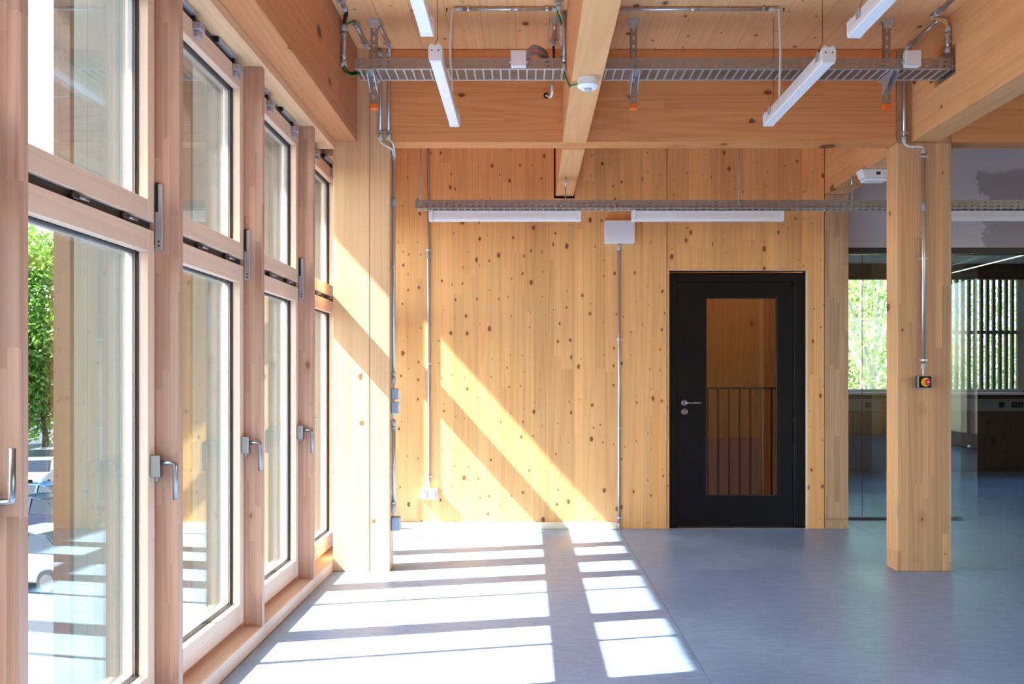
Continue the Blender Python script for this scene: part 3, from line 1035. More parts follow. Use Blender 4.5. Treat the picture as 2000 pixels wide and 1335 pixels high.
p0, p1 = Vector((XE - 0.012, YP, W(0, 108, YP).z)), Vector((XE - 0.012, YP, W(0, 264, YP).z))
tube('pipe', [p0, p1], 0.010, 'conduit_steel', t)
sleeve(p0 + Vector((0, 0, 0.03)), p0 - Vector((0, 0, 0.01)), t)
sleeve(p1 + Vector((0, 0, 0.01)), p1 - Vector((0, 0, 0.03)), t)
clamp_at(p1 + Vector((0, 0, 0.02)), (0, -1, 0), t, 0.010)
tube('cable', smooth_path([p1 - Vector((0, 0, 0.02)), W(767, 280, YP), W(770, 292, YCOL + 0.03), (XS + 0.004, YCOL + 0.085, 2.69)]), 0.006, 'cable_white', t)

YS = YCOL + 0.085
t = thing('conduit', (XS, YS, 0), 'long steel conduit down the side of the two-plank column with switch boxes', 'conduit')
zz = lambda py: W(0, py, YS).z
tube('pipe', [(XS, YS, zz(298)), (XS, YS, zz(742))], 0.011, 'conduit_steel', t)
tube('pipe', [(XS, YS, zz(828)), (XS, YS, zz(988))], 0.011, 'conduit_steel', t)
for a, b_ in ((294, 306), (384, 401), (736, 748), (820, 832), (984, 1000)):
    sleeve((XS, YS, zz(a)), (XS, YS, zz(b_)), t, 0.0135, 'box_grey' if a == 384 else 'grey_plastic')
for py in (312, 521, 729, 836, 981):
    clamp_at((XS, YS, zz(py)), (1, 0, 0), t)
tube('cable', [(XS, YS, zz(746)), (XS, YS, zz(822))], 0.006, 'cable_white', t)
tube('cable', [(XS, YS, zz(998)), (XS, YS, zz(1012))], 0.006, 'cable_white', t)
for a, b_ in ((758, 780), (784, 807)):
    bx_ = box('switch_box', XS - 0.012, XS + 0.030, YS - 0.035, YS + 0.035, zz(b_), zz(a), 'box_grey', t, 0.004)
    box('rocker', XS + 0.0302, XS + 0.036, YS - 0.024, YS + 0.024, zz(b_) + 0.012, zz(a) - 0.012, 'white_plastic', bx_, 0.002)
box('junction_box', XS - 0.012, XS + 0.042, YS - 0.03, YS + 0.05, zz(1035), zz(1009), 'box_grey', t, 0.004)

# -- back wall: conduit to the double socket
YB = YW - 0.013
t = thing('conduit', (-0.834, YB, 0.3), 'steel conduit on the back wall running down to the double socket', 'conduit')
zb = lambda py: W(0, py, YB).z
xc = W(836.5, 0, YB).x
tube('pipe', [(xc, YB, ZC - 0.004), (xc, YB, zb(938))], 0.0105, 'conduit_steel', t)
sleeve((xc, YB, zb(492)), (xc, YB, zb(504)), t, 0.0125, 'box_grey')
sleeve((xc, YB, zb(934)), (xc, YB, zb(944)), t, 0.0135)
for py in (488, 710, 930):
    clamp_at((xc, YB, zb(py)), (0, -1, 0), t)
tube('cable', smooth_path([(xc, YB, zb(943)), (xc, YB, zb(948)), (xc - 0.008, YB, zb(951)), (xc - 0.02, YB, zb(956))]), 0.006, 'cable_white', t)
s = thing('wall_socket', (W(838, 0, YW).x, YW, zb(963)), 'white double socket with grey lids at the end of the wall conduit', 'socket')
xs0 = W(838, 0, YW).x
box('housing', xs0 - 0.070, xs0 + 0.070, YW - 0.045, YW - 0.0005, zb(974), zb(953), 'white_plastic', s, 0.007, 2)
for dx in (-0.034, 0.034):
    box('lid', xs0 + dx - 0.026, xs0 + dx + 0.026, YW - 0.052, YW - 0.0455, zb(972) , zb(957), 'box_grey', s, 0.004)
    box('lid_grip', xs0 + dx - 0.024, xs0 + dx + 0.024, YW - 0.053, YW - 0.0455, zb(956.5), zb(955), 'white_plastic', s)

# -- back wall: white box and its conduit
xb0, xb1 = W(1181, 0, YW - 0.09).x, W(1240, 0, YW - 0.09).x
yb9 = YW - 0.09
zt, zo = W(0, 430, yb9).z, W(0, 474, yb9).z
bxw = thing('wall_box', ((xb0 + xb1) / 2, YW, zo), 'white control box on the back wall above a straight conduit', 'box')
box('body', xb0 + 0.004, xb1 - 0.004, yb9 + 0.012, YW - 0.0005, zo + 0.003, zt - 0.003, 'white_plastic', bxw, 0.003)
box('lid', xb0, xb1, yb9, yb9 + 0.0115, zo, zt, 'white_plastic', bxw, 0.004, 2)
for k in range(14):
    zk = zo + 0.02 + k * (zt - zo - 0.04) / 13
    box('rib', xb0 + 0.012, xb1 - 0.012, yb9 - 0.0012, yb9 - 0.0001, zk - 0.003, zk + 0.003, 'white_plastic', bxw)
t = thing('conduit', (0.75, YB, 0), 'straight steel conduit from the white control box down to the floor', 'conduit')
xc = W(1209, 0, YB).x
tube('pipe', [(xc, YB, zb(482)), (xc, YB, 0.03)], 0.0115, 'conduit_steel', t)
sleeve((xc, YB, zo - 0.008), (xc, YB, zb(488)), t, 0.0145)
sleeve((xc, YB, 0.002), (xc, YB, 0.05), t, 0.0145)
tube('cable', [(xc, YB, zo + 0.004), (xc, YB, zo - 0.01)], 0.006, 'red_plastic', t)
for py in (487, 663, 836, 1010):
    clamp_at((xc, YB, zb(py)), (0, -1, 0), t, 0.0115)

# -- right column: conduit with offset bend to the emergency stop
YR = YCOL - 0.014
zr = lambda py: W(0, py, YR).z
xa, xb_ = W(1766, 0, YR).x, W(1803.5, 0, YR).x
t = thing('conduit', (xb_, YR, 1.2), 'steel conduit with offset bend leading to the emergency stop', 'conduit')
tube('pipe', [(xa, YR, zr(135)), (xa, YR, zr(268))], 0.0105, 'conduit_steel', t)
tube('pipe', [(xb_, YR, zr(292)), (xb_, YR, zr(714))], 0.0115, 'conduit_steel', t)
sleeve((xa, YR, zr(266)), (xa, YR, zr(277)), t)
sleeve((xb_, YR, zr(290)), (xb_, YR, zr(300)), t)
sleeve((xb_, YR, zr(394)), (xb_, YR, zr(412)), t, 0.0135, 'box_grey')
sleeve((xb_, YR, zr(710)), (xb_, YR, zr(720)), t)
tube('cable', smooth_path([(xa, YR, zr(274)), (xa + 0.004, YR, zr(281)), (xa + 0.035, YR, zr(286)), (xb_ - 0.035, YR, zr(286)), (xb_ - 0.006, YR, zr(288)), (xb_, YR, zr(294))]),
     0.0075, 'cable_white', t)
tube('cable', [(xb_, YR, zr(718)), (xb_, YR, zr(736))], 0.0065, 'cable_white', t)
for px_, py in ((xa, 260), (xb_, 306), (xb_, 505), (xb_, 703)):
    clamp_at((px_, YR, zr(py)), (0, -1, 0), t)
ye = YCOL - 0.055
es = thing('emergency_stop', (W(1807, 0, YCOL).x, YCOL, W(0, 758, YCOL).z), 'black box with red and yellow emergency stop button', 'switch')
ex0, ex1, ez0, ez1 = W(1794, 0, ye).x, W(1821, 0, ye).x, W(0, 758, ye).z, W(0, 733.5, ye).z
box('housing', ex0, ex1, ye + 0.012, YCOL - 0.0005, ez0, ez1, 'box_dark', es, 0.008, 2)
boxes('rim', [(ex0, ex1, ye + 0.004, ye + 0.0118, ez0, ez0 + 0.0028), (ex0, ex1, ye + 0.004, ye + 0.0118, ez1 - 0.0028, ez1), (ex0, ex0 + 0.0028, ye + 0.004, ye + 0.0118, ez0, ez1), (ex1 - 0.0028, ex1, ye + 0.004, ye + 0.0118, ez0, ez1)], 'grey_plastic', es)
box('face', ex0 + 0.003, ex1 - 0.003, ye, ye + 0.0115, ez0 + 0.003, ez1 - 0.003, 'black_paint', es, 0.005, 2)
ecx, ecz = (ex0 + ex1) / 2 + 0.002, (ez0 + ez1) / 2
lathe('collar', [(0.028, 0), (0.028, 0.004), (0.024, 0.006), (0.001, 0.006)], (ecx, ye, ecz), (0, -1, 0), 'yellow_plastic', es, 28)
lathe('button', [(0.011, 0), (0.011, 0.012), (0.018, 0.014), (0.019, 0.022), (0.014, 0.028), (0.001, 0.030)], (ecx, ye - 0.006, ecz), (0, -1, 0), 'red_plastic', es, 28)
lathe('button_mark', [(0.005, 0), (0.004, 0.001)], (ecx, ye - 0.0362, ecz), (0, -1, 0), 'white_plastic', es, 12)

# -- ceiling conduits
zcl = ZC - 0.016
t = thing('conduit', (-1.05, 4.5, zcl), 'ceiling conduit beside the edge beam with a riser and black cable into the tray', 'conduit')
tube('pipe', [(-1.052, 3.2, zcl), (-1.052, 5.20, zcl)], 0.0125, 'conduit_steel', t)
sleeve((-1.052, 5.19, zcl), (-1.052, 5.235, zcl), t, 0.0155)
for yy in (4.4, 5.12):
    clamp_at((-1.052, yy, zcl), (0, 0, -1), t, 0.0125, 'y')
xv, yv = -1.088, 5.38
tube('riser', [(xv, yv, 3.325), (xv, yv, 3.10)], 0.0155, 'conduit_steel', t)
sleeve((xv, yv, 3.335), (xv, yv, 3.295), t, 0.018)
sleeve((xv, yv, 3.125), (xv, yv, 3.085), t, 0.018)
for z in (3.27, 3.145):
    clamp_at((xv, yv, z), (1, 0, 0), t, 0.0155)
tube('cable', smooth_path([(-1.052, 5.23, zcl), (-1.056, 5.29, zcl), (-1.08, 5.36, zcl - 0.008), (xv, yv, 3.32)]), 0.011, 'cable_black', t)
tube('cable', smooth_path([(xv, yv, 3.09), (xv + 0.006, yv, 3.065), (xv + 0.04, yv, 3.045), (-1.0, 5.40, 3.062), (-0.9, 5.42, 3.066)]), 0.011, 'cable_black', t)
tube('cable', smooth_path([(xv + 0.004, yv - 0.014, 3.09), (xv + 0.012, yv - 0.012, 3.055), (xv + 0.05, yv - 0.01, 3.032), (-0.995, 5.39, 3.050), (-0.985, 5.40, 3.064)]), 0.005, 'cable_green', t)

t = thing('conduit', (-1.02, 5.6, zcl), 'ceiling conduit from the edge beam riser to the two-plank column', 'conduit')
tube('pipe', [(-1.030, 5.43, zcl), (-1.030, 5.77, zcl)], 0.0135, 'conduit_steel', t)
for yy in (5.46, 5.75):
    clamp_at((-1.030, yy, zcl), (0, 0, -1), t, 0.0135, 'y')
sleeve((-1.030, 5.76, zcl), (-1.030, 5.80, zcl), t, 0.016)
tube('cable', smooth_path([(-1.030, 5.79, zcl), (-1.02, 5.84, zcl), (-0.985, 5.87, zcl - 0.004), (-0.960, 5.88, zcl - 0.03), (-0.957, YP, zcl - 0.06)]), 0.008, 'cable_white', t)
tube('cable', smooth_path([(-1.030, 5.44, zcl), (-1.036, 5.41, zcl), (-1.06, 5.40, zcl - 0.01), (xv + 0.003, yv + 0.01, 3.335)]), 0.006, 'cable_green', t)

t = thing('conduit', (-0.89, 5.6, zcl), 'thin ceiling conduit beside the left tray hanger', 'conduit')
tube('pipe', [(-0.892, 5.45, zcl), (-0.892, 5.80, zcl)], 0.0105, 'conduit_steel', t)
sleeve((-0.892, 5.45, zcl), (-0.892, 5.42, zcl), t, 0.0135)
sleeve((-0.892, 5.79, zcl), (-0.892, 5.82, zcl), t, 0.0135)
for yy in (5.48, 5.77):
    clamp_at((-0.892, yy, zcl), (0, 0, -1), t, 0.0105, 'y')
tube('cable', smooth_path([(-0.892, 5.81, zcl), (-0.893, 5.86, zcl - 0.004), (-0.899, YP, zcl - 0.03), (-0.901, YP, zcl - 0.07)]), 0.007, 'cable_white', t)

YX = 5.225
for (xa_, xb2, xl, lab, sd) in ((-0.40, 0.16, -0.440, 'thin ceiling conduit feeding the batten light left of the middle beam', -1),
                                (0.40, 1.40, 1.437, 'thin ceiling conduit feeding the batten light near the notched beam', 1)):
    t = thing('conduit', ((xa_ + xb2) / 2, YX, zcl), lab, 'conduit')
    tube('pipe', [(xa_, YX, zcl), (xb2, YX, zcl)], 0.0085, 'conduit_steel', t)
    for e_ in (xa_, xb2):
        sleeve((e_ - 0.025, YX, zcl), (e_ + 0.025, YX, zcl), t, 0.0115)
    mid = (xa_ + xb2) / 2 + 0.05
    sleeve((mid - 0.03, YX, zcl), (mid + 0.03, YX, zcl), t, 0.0105, 'conduit_steel')
    for e_ in (xa_ + 0.055, xb2 - 0.055):
        clamp_at((e_, YX, zcl), (0, 0, -1), t, 0.0085, 'x')
    e_ = xa_ if sd < 0 else xb2
    tube('cable', smooth_path([(e_ + sd * 0.02, YX, zcl), (e_ + sd * 0.035, YX, zcl - 0.008), (xl, YX - 0.002, zcl - 0.05), (xl + 0.008 * sd, YX, 3.12), (xl + 0.003, YX, 2.95), (xl + 0.004, YX + 0.005, LZ + 0.072)]),
         0.0065, 'cable_white', t)
    lathe('hook', [(0.004, 0), (0.004, 0.016), (0.002, 0.024)], (e_ + sd * 0.07, YX + 0.02, ZC - 0.001), (0, 0, -1), 'dark_metal', t, 8)

# cluster left of the middle beam
t = thing('conduit', (0.17, 4.5, zcl), 'ceiling conduit hugging the middle beam with terminal block and green wire', 'conduit')
tube('pipe', [(0.172, 3.6, zcl), (0.172, 5.17, zcl)], 0.013, 'conduit_steel', t)
sleeve((0.172, 5.16, zcl), (0.172, 5.20, zcl), t, 0.016)
clamp_at((0.172, 5.12, zcl), (0, 0, -1), t, 0.013, 'y')
xq, yq = 0.205, 5.36
tube('riser', [(xq, yq, 3.33), (xq, yq, 3.16)], 0.012, 'conduit_steel', t)
box('terminal_block', xq - 0.020, xq + 0.014, yq - 0.03, yq - 0.0125, 3.20, 3.315, 'white_plastic', t, 0.002)
for k in range(4):
    box('terminal', xq - 0.0215, xq + 0.0125, yq - 0.033, yq - 0.0302, 3.207 + k * 0.027, 3.227 + k * 0.027, 'cable_white', t)
sleeve((xq, yq, 3.17), (xq, yq, 3.13), t, 0.0145)
tube('cable', smooth_path([(0.172, 5.19, zcl), (0.176, 5.26, zcl - 0.002), (0.197, 5.33, zcl - 0.015), (xq, yq, 3.31)]), 0.008, 'cable_white', t)
tube('cable', smooth_path([(0.165, 5.19, zcl - 0.004), (0.168, 5.25, zcl - 0.012), (0.19, 5.325, zcl - 0.03), (xq - 0.012, yq - 0.006, 3.30)]), 0.0045, 'cable_green', t)
tube('cable', [(xq, yq, 3.14), (xq - 0.012, yq + 0.02, 3.06)], 0.010, 'cable_black', t)
tube('cable', [(xq - 0.009, yq - 0.008, 3.14), (xq - 0.018, yq + 0.012, 3.06)], 0.005, 'cable_green', t)

t = thing('conduit', (0.15, 5.5, zcl), 'short ceiling conduit beside the middle beam dropping grey cables into the tray', 'conduit')
tube('pipe', [(0.158, 5.38, zcl), (0.158, 5.74, zcl)], 0.012, 'conduit_steel', t)
sleeve((0.158, 5.385, zcl), (0.158, 5.36, zcl), t, 0.0145)
sleeve((0.158, 5.73, zcl), (0.158, 5.765, zcl), t, 0.0145)
for yy in (5.41, 5.71):
    clamp_at((0.158, yy, zcl), (0, 0, -1), t, 0.012, 'y')
tube('cable', smooth_path([(0.158, 5.755, zcl), (0.160, 5.80, zcl - 0.01), (0.162, 5.80, zcl - 0.06), (0.155, 5.62, 3.17), (0.15, 5.50, 3.075)]), 0.008, 'cable_black', t)

t = thing('conduit', (0.2, 5.30, 3.1), 'upright conduit on the flank of the middle beam above the motion sensor wire', 'conduit')
xm, ym = 0.208, 5.285
tube('pipe', [(xm, ym, ZC - 0.004), (xm, ym, 3.08)], 0.0105, 'conduit_steel', t)
clamp_at((xm, ym, 3.10), (-1, 0, 0), t, 0.0105)
sleeve((xm, ym, 3.07), (xm, ym, 3.025), t, 0.014)
tube('cable', smooth_path([(xm, ym, 3.03), (0.212, 5.18, 2.965), (0.214, 4.98, 2.87), (0.2155, 4.80, 2.79), (0.2155, 4.74, 2.764)]), 0.0045, 'cable_green', t)

# junction boxes on the tray
def tray_box(xc_, lab, cables):
    z0 = TZ + 0.001
    t = thing('junction_box', (xc_, TY0, z0), lab, 'box', 'white boxes on the cable tray')
    box('body', xc_ - 0.044, xc_ + 0.044, TY0 - 0.038, TY0 - 0.0005, z0, z0 + 0.09, 'white_plastic', t, 0.004, 2)
    box('lid', xc_ - 0.045, xc_ + 0.045, TY0 - 0.046, TY0 - 0.0385, z0 - 0.001, z0 + 0.091, 'white_plastic', t, 0.003)
    for s_ in (-1, 1):
        tube('gland', [(xc_ + s_ * 0.044, TY0 - 0.02, z0 + 0.03), (xc_ + s_ * 0.056, TY0 - 0.02, z0 + 0.03)], 0.008, 'grey_plastic', t, 10)
    for dz in cables:
        tube('cable', smooth_path([(xc_ + 0.044, TY0 - 0.02, z0 + 0.055 + dz * 0.4), (xc_ + 0.075, TY0 - 0.01, z0 + 0.075 + dz), (xc_ + 0.12, TY0 + 0.03, z0 + 0.085 + dz),
                                   (xc_ + 0.165, TY0 + 0.09, z0 + 0.07 + dz), (xc_ + 0.185, TY0 + 0.12, z0 + 0.02)]), 0.006, 'cable_grey', t)
    return t


tray_box((1013 - VX) / (FPX / TY0), 'white junction box on the cable tray with grey cables looping to the middle beam', (0.0, 0.015, 0.035, 0.05))
tray_box((1778 - VX) / (FPX / TY0), 'white junction box on the cable tray near the notched beam', ())

t = thing('cable_drop', (0.145, 5.50, 3.0), 'small cable drop below the tray entering a hole in the cross beam', 'cable')
tube('spout', [(0.145, 5.56, TZ - 0.001), (0.145, 5.56, TZ - 0.045)], 0.010, 'grey_plastic', t)
tube('cable', smooth_path([(0.145, 5.56, TZ - 0.04), (0.145, 5.565, TZ - 0.058), (0.138, 5.64, TZ - 0.062), (0.120, 5.80, TZ - 0.005), (0.116, YCOL + 0.006, TZ + 0.026)]), 0.008, 'cable_white', t)
lathe('bore', [(0.019, 0), (0.019, 0.0015)], (0.116, YCOL + 0.008, TZ + 0.026), (0, -1, 0), 'black_rubber', t, 16)

# right ceiling conduits by the notched beam
t = thing('conduit', (2.36, 4.9, zcl), 'ceiling conduit near the notched beam with a cable loop', 'conduit')
tube('pipe', [(2.37, 3.8, zcl), (2.37, 5.28, zcl)], 0.0125, 'conduit_steel', t)
sleeve((2.37, 5.27, zcl), (2.37, 5.31, zcl), t, 0.016)
clamp_at((2.37, 5.24, zcl), (0, 0, -1), t, 0.0125, 'y')
xv, yv = 2.455, 5.335
tube('riser', [(xv, yv, 3.30), (xv, yv, 3.16)], 0.014, 'conduit_steel', t)
sleeve((xv, yv, 3.31), (xv, yv, 3.275), t, 0.0165)
sleeve((xv, yv, 3.185), (xv, yv, 3.15), t, 0.0165)
for z in (3.255, 3.21):
    clamp_at((xv, yv, z), (-1, 0, 0), t, 0.014)
tube('cable', smooth_path([(2.37, 5.30, zcl), (2.372, 5.35, zcl), (2.41, 5.37, zcl + 0.002), (2.445, 5.35, zcl - 0.015), (xv, yv, 3.30)]), 0.009, 'cable_white', t)
tube('cable', smooth_path([(2.37, 5.30, zcl - 0.006), (2.38, 5.325, zcl - 0.02), (2.42, 5.33, zcl - 0.028), (xv - 0.006, yv - 0.012, 3.30)]), 0.0045, 'yellow_plastic', t)
tube('cable', [(xv, yv, 3.155), (xv - 0.015, yv + 0.03, 3.08)], 0.010, 'cable_grey', t)
t = thing('conduit', (2.41, 5.6, zcl), 'short ceiling conduit along the notched beam to the emergency stop column', 'conduit')
tube('pipe', [(2.425, 5.38, zcl), (2.425, 5.80, zcl)], 0.012, 'conduit_steel', t)
clamp_at((2.425, 5.77, zcl), (0, 0, -1), t, 0.012, 'y')
sleeve((2.425, 5.79, zcl), (2.425, 5.82, zcl), t, 0.015)
tube('cable', smooth_path([(2.425, 5.81, zcl), (2.426, 5.85, zcl - 0.005), (xa, YR, zcl - 0.04), (xa, YR, zr(134))]), 0.0075, 'cable_white', t)

# motion sensor under the middle beam
zs = ZB - 0.0045
ms = thing('motion_sensor', (0.302, 4.63, zs), 'round white motion sensor under the middle beam', 'sensor')
lathe('base', [(0.052, 0), (0.053, 0.004), (0.053, 0.034), (0.001, 0.034)], (0.302, 4.63, zs), (0, 0, -1), 'white_plastic', ms, 32)
tube('tail_wire', smooth_path([(0.2155, 4.74, 2.763), (0.220, 4.70, 2.757), (0.240, 4.67, 2.754), (0.258, 4.655, 2.753)]), 0.0045, 'cable_green', ms)
lathe('rim', [(0.054, 0), (0.054, 0.006), (0.040, 0.018), (0.001, 0.018)], (0.302, 4.63, zs - 0.035), (0, 0, -1), 'diffuser_white', ms, 32)
lathe('lens', [(0.021, 0), (0.019, 0.008), (0.012, 0.014), (0.001, 0.016)], (0.302, 4.63, zs - 0.0535), (0, 0, -1), 'grey_plastic', ms, 20)

# emergency light below the pillar beam
ye_ = 6.70
el = thing('emergency_light', (2.545, ye_, ZB), 'small white emergency light fixed under the pillar beam', 'light')
prism('housing', [(2.45, ZB - 0.06), (2.63, ZB - 0.06), (2.655, ZB - 0.001), (2.425, ZB - 0.001)], 'y', ye_ - 0.06, ye_ + 0.06, 'white_plastic', el, 0.004)
boxes('diffuser', [(2.455, 2.625, ye_ - 0.055, ye_ + 0.055, ZB - 0.085, ZB - 0.0605)], 'diffuser_white', el, 0.008)
box('test_port', 2.535, 2.565, ye_ - 0.0625, ye_ - 0.0605, ZB - 0.045, ZB - 0.022, 'dark_metal', el)
dt = thing('detector', (2.68, 5.66, 2.8), 'small white detector on the shaded flank of the notched beam', 'sensor')
box('base', 2.6525, 2.67, 5.60, 5.70, 2.785, 2.86, 'white_plastic', dt, 0.003)
lathe('dome', [(0.03, 0), (0.026, 0.014), (0.001, 0.022)], (2.6705, 5.65, 2.822), (1, 0, 0), 'diffuser_white', dt, 16)

# ------------------------------------------------------------------ glass partition and the room behind it
gp = thing('glass_partition', (3.2, 8.08, 0), 'frameless glass partition under the concrete wall', 'partition')
for x0, x1 in ((2.662, 2.958), (2.9605, 3.832)):
    box('pane', x0, x1, 8.075, 8.085, 0.02, 2.344, 'partition_glass', gp)
box('joint', 2.9582, 2.9603, 8.075, 8.085, 0.02, 2.344, 'black_rubber', gp)
box('floor_track', 2.662, 3.84, 8.05, 8.11, 0.0, 0.0195, 'dark_metal', gp)
box('head_track', 2.652, 8.0, 8.028, 8.13, 2.345, 2.399, 'dark_metal', gp)
sd = thing('sliding_glass_door', (3.5, 8.0, 0), 'clear glass door leaf slid in front of the partition', 'door')
box('pane', 3.02, 3.945, 8.005, 8.015, 0.004, 2.344, 'partition_glass', sd)
p = W(1892, 871, 8.0)
lathe('finger_pull', [(0.012, 0), (0.012, 0.006), (0.006, 0.007)], (p.x, 8.0049, p.z), (0, -1, 0), 'brushed_steel', sd, 16)

fw = thing('wall_far', (5, YFAR, 0), 'far window wall of the room behind the partition', 'wall', kind='structure')
for k in range(9):
    box('panel', 2.53 + k * 0.61, 2.53 + (k + 1) * 0.61 - 0.003, YFAR, YFAR + 0.05, 0.0, 1.05, 'dark_panel', fw)
box('apron', 2.53, 8.1, YFAR + 0.051, YFAR + 0.2, 0.0, 1.06, 'plaster_white', fw)
box('head_panel', 2.53, 8.1, YFAR, YFAR + 0.2, 2.62, ZC, 'dark_panel', fw)
box('side_panel', 2.53, 3.3, YFAR, YFAR + 0.2, 1.06, 2.62, 'dark_panel', fw)
box('side_panel', 6.66, 8.1, YFAR, YFAR + 0.2, 1.06, 2.62, 'dark_panel', fw)
tag(box('trim_2', 2.6, 8.0, YFAR - 0.22, YFAR - 0.001, 1.03, 1.06, 'plaster_white', None, 0.003),
    'pale window board below the far window', 'window board', kind='structure')
cl2 = thing('ceiling_far', (5, 10, 2.78), 'pale acoustic ceiling of the room behind the partition', 'ceiling', kind='structure')
for i in range(9):
    for j in range(7):
        box('ceiling_panel', 2.61 + i * 0.6, 2.61 + (i + 1) * 0.6 - 0.004, 8.21 + j * 0.57, 8.21 + (j + 1) * 0.57 - 0.004, 2.78, 2.80, 'soft_ceiling', cl2)
fwin = thing('window_20', (5, YFAR + 0.1, 1.06), 'wide far window behind the glass partition', 'window', kind='structure')
for x0, x1 in ((3.3, 5.15), (5.21, 6.66)):
    box('glass_pane', x0, x1, YFAR + 0.10, YFAR + 0.106, 1.10, 2.58, 'partition_glass', fwin)
box('mullion', 5.15, 5.21, YFAR + 0.05, YFAR + 0.15, 1.06, 2.62, 'dark_panel', fwin)
box('bottom_rail', 3.3, 6.66, YFAR + 0.06, YFAR + 0.15, 1.0605, 1.10, 'anodised', fwin)
box('top_rail', 3.3, 6.66, YFAR + 0.06, YFAR + 0.15, 2.58, 2.6195, 'dark_panel', fwin)
tk = thing('cable_trunking', (5.2, YFAR, 0.8), 'white cable trunking with sockets below the far window', 'trunking')
box('duct', 2.62, 7.9, YFAR - 0.08, YFAR - 0.001, 0.81, 0.975, 'trunking_grey', tk, 0.004)
for px in (1695, 1726, 1956, 1981, 1993):
    xx = W(px, 0, YFAR - 0.08).x
    so = box('socket', xx - 0.036, xx + 0.036, YFAR - 0.087, YFAR - 0.0805, 0.86, 0.932, 'black_paint', tk, 0.003)
    if px != 1956:
        lathe('socket_well', [(0.022, 0), (0.022, 0.002)], (xx, YFAR - 0.0872, 0.896), (0, -1, 0), 'dark_metal', so, 16)
st = box('light_strip', 5.646, 5.656, 8.25, 12.15, 2.648, 2.658, 'strip_glow')
tag(st, 'thin glowing light strip along the ceiling behind the partition', 'light')

ss = thing('slat_shutter', (6.2, 12.5, 1.06), 'dark shutter of upright slats outside the far window', 'shutter')
sS = FPX / 12.5
for k in range(-1, 12):
    xx = (1868.5 - VX) / sS + k * 12.06 / sS
    box('slat', xx - 0.019, xx + 0.019, 12.48, 12.53, 1.09, 2.67, 'slat_dark', ss, 0.002)
for z in (1.075, 1.88, 2.66):
    box('cross_rail', 5.70, 6.86, 12.531, 12.56, z - 0.024, z + 0.024, 'slat_dark', ss)
for xx in (5.70, 6.80):
    box('side_rail', xx, xx + 0.06, 12.531, 12.57, 1.02, 2.70, 'slat_dark', ss)

# ------------------------------------------------------------------ trees outside
def tree(name, label, x, y, trunk_h, crown, n_leaf, leaf, leafm, barkm, seed, group, branch_n=14, trunk_r=0.22):
    rg = np.random.RandomState(seed)
    t = thing(name, (x, y, -3.7), label, 'tree', group)
    z0 = -3.7
    cx, cy, cz, rx, ry, rz = x, y, z0 + crown[0], crown[1], crown[1], crown[2]
    top = Vector((x + rg.uniform(-.4, .4), y, cz + rz * 0.3))
    tube('trunk', smooth_path([(x, y, z0), (x + 0.15, y, z0 + trunk_h * 0.5), (x - 0.1, y + 0.1, z0 + trunk_h), top], 4),
         [trunk_r * (1 - 0.8 * i / 12) for i in range(13)], barkm, t, 8)
    cents = []
    for k in range(branch_n):
        a = rg.uniform(0, 6.28)
        h = rg.uniform(-0.7, 0.8)
        rr = math.sqrt(max(0.05, 1 - h * h)) * rg.uniform(0.6, 0.95)
        e_ = Vector((cx + rx * rr * math.cos(a), cy + ry * rr * math.sin(a), cz + rz * h))
        st_ = Vector((x, y, z0 + trunk_h * rg.uniform(0.75, 1.0) + max(0, h) * rz * 0.5))
        mid = (st_ + e_) / 2 + Vector(rg.uniform(-.35, .35, 3))
        tube('branch', smooth_path([st_, mid, e_], 4), [trunk_r * 0.42 * (1 - 0.1 * i) for i in range(9)], barkm, t, 6)
        cents.append(e_)
        cents.append(mid)
    cents.append(Vector((cx, cy, cz)))
    # leaves in clumps round the branch ends, plus some all over the crown
    nc = 70
    cl = rg.normal(size=(nc, 3))
    cl /= np.linalg.norm(cl, axis=1)[:, None]
    cl *= (rg.uniform(0.35, 1.0, nc) ** 0.5)[:, None]
    cl = cl * np.array([rx, ry, rz]) + np.array([cx, cy, cz])
    allc = np.vstack([cl, np.array([tuple(v) for v in cents])])
    idx = rg.randint(0, len(allc), n_leaf)
    P = allc[idx] + rg.normal(size=(n_leaf, 3)) * np.array([rx, ry, rz]) * 0.15
    u = rg.normal(size=(n_leaf, 3))
    u /= np.linalg.norm(u, axis=1)[:, None]
    v = np.cross(u, rg.normal(size=(n_leaf, 3)))
    v /= np.linalg.norm(v, axis=1)[:, None]
    sz = (leaf * rg.uniform(0.6, 1.3, n_leaf))[:, None]
    quad = np.stack([P - u * sz, P + v * sz * 0.45, P + u * sz, P - v * sz * 0.45], axis=1).reshape(-1, 3) - np.array([x, y, z0])
    me = bpy.data.meshes.new('foliage')
    me.vertices.add(len(quad))
    me.vertices.foreach_set('co', quad.astype(np.float32).ravel())
    me.loops.add(len(quad))
    me.loops.foreach_set('vertex_index', np.arange(len(quad), dtype=np.int32))
    me.polygons.add(n_leaf)
    me.polygons.foreach_set('loop_start', np.arange(0, len(quad), 4, dtype=np.int32))
    me.update(calc_edges=True)
    fo = mesh_obj('foliage', me, leafm, (x, y, z0), t)
    fo['kind'] = 'stuff'
    return t


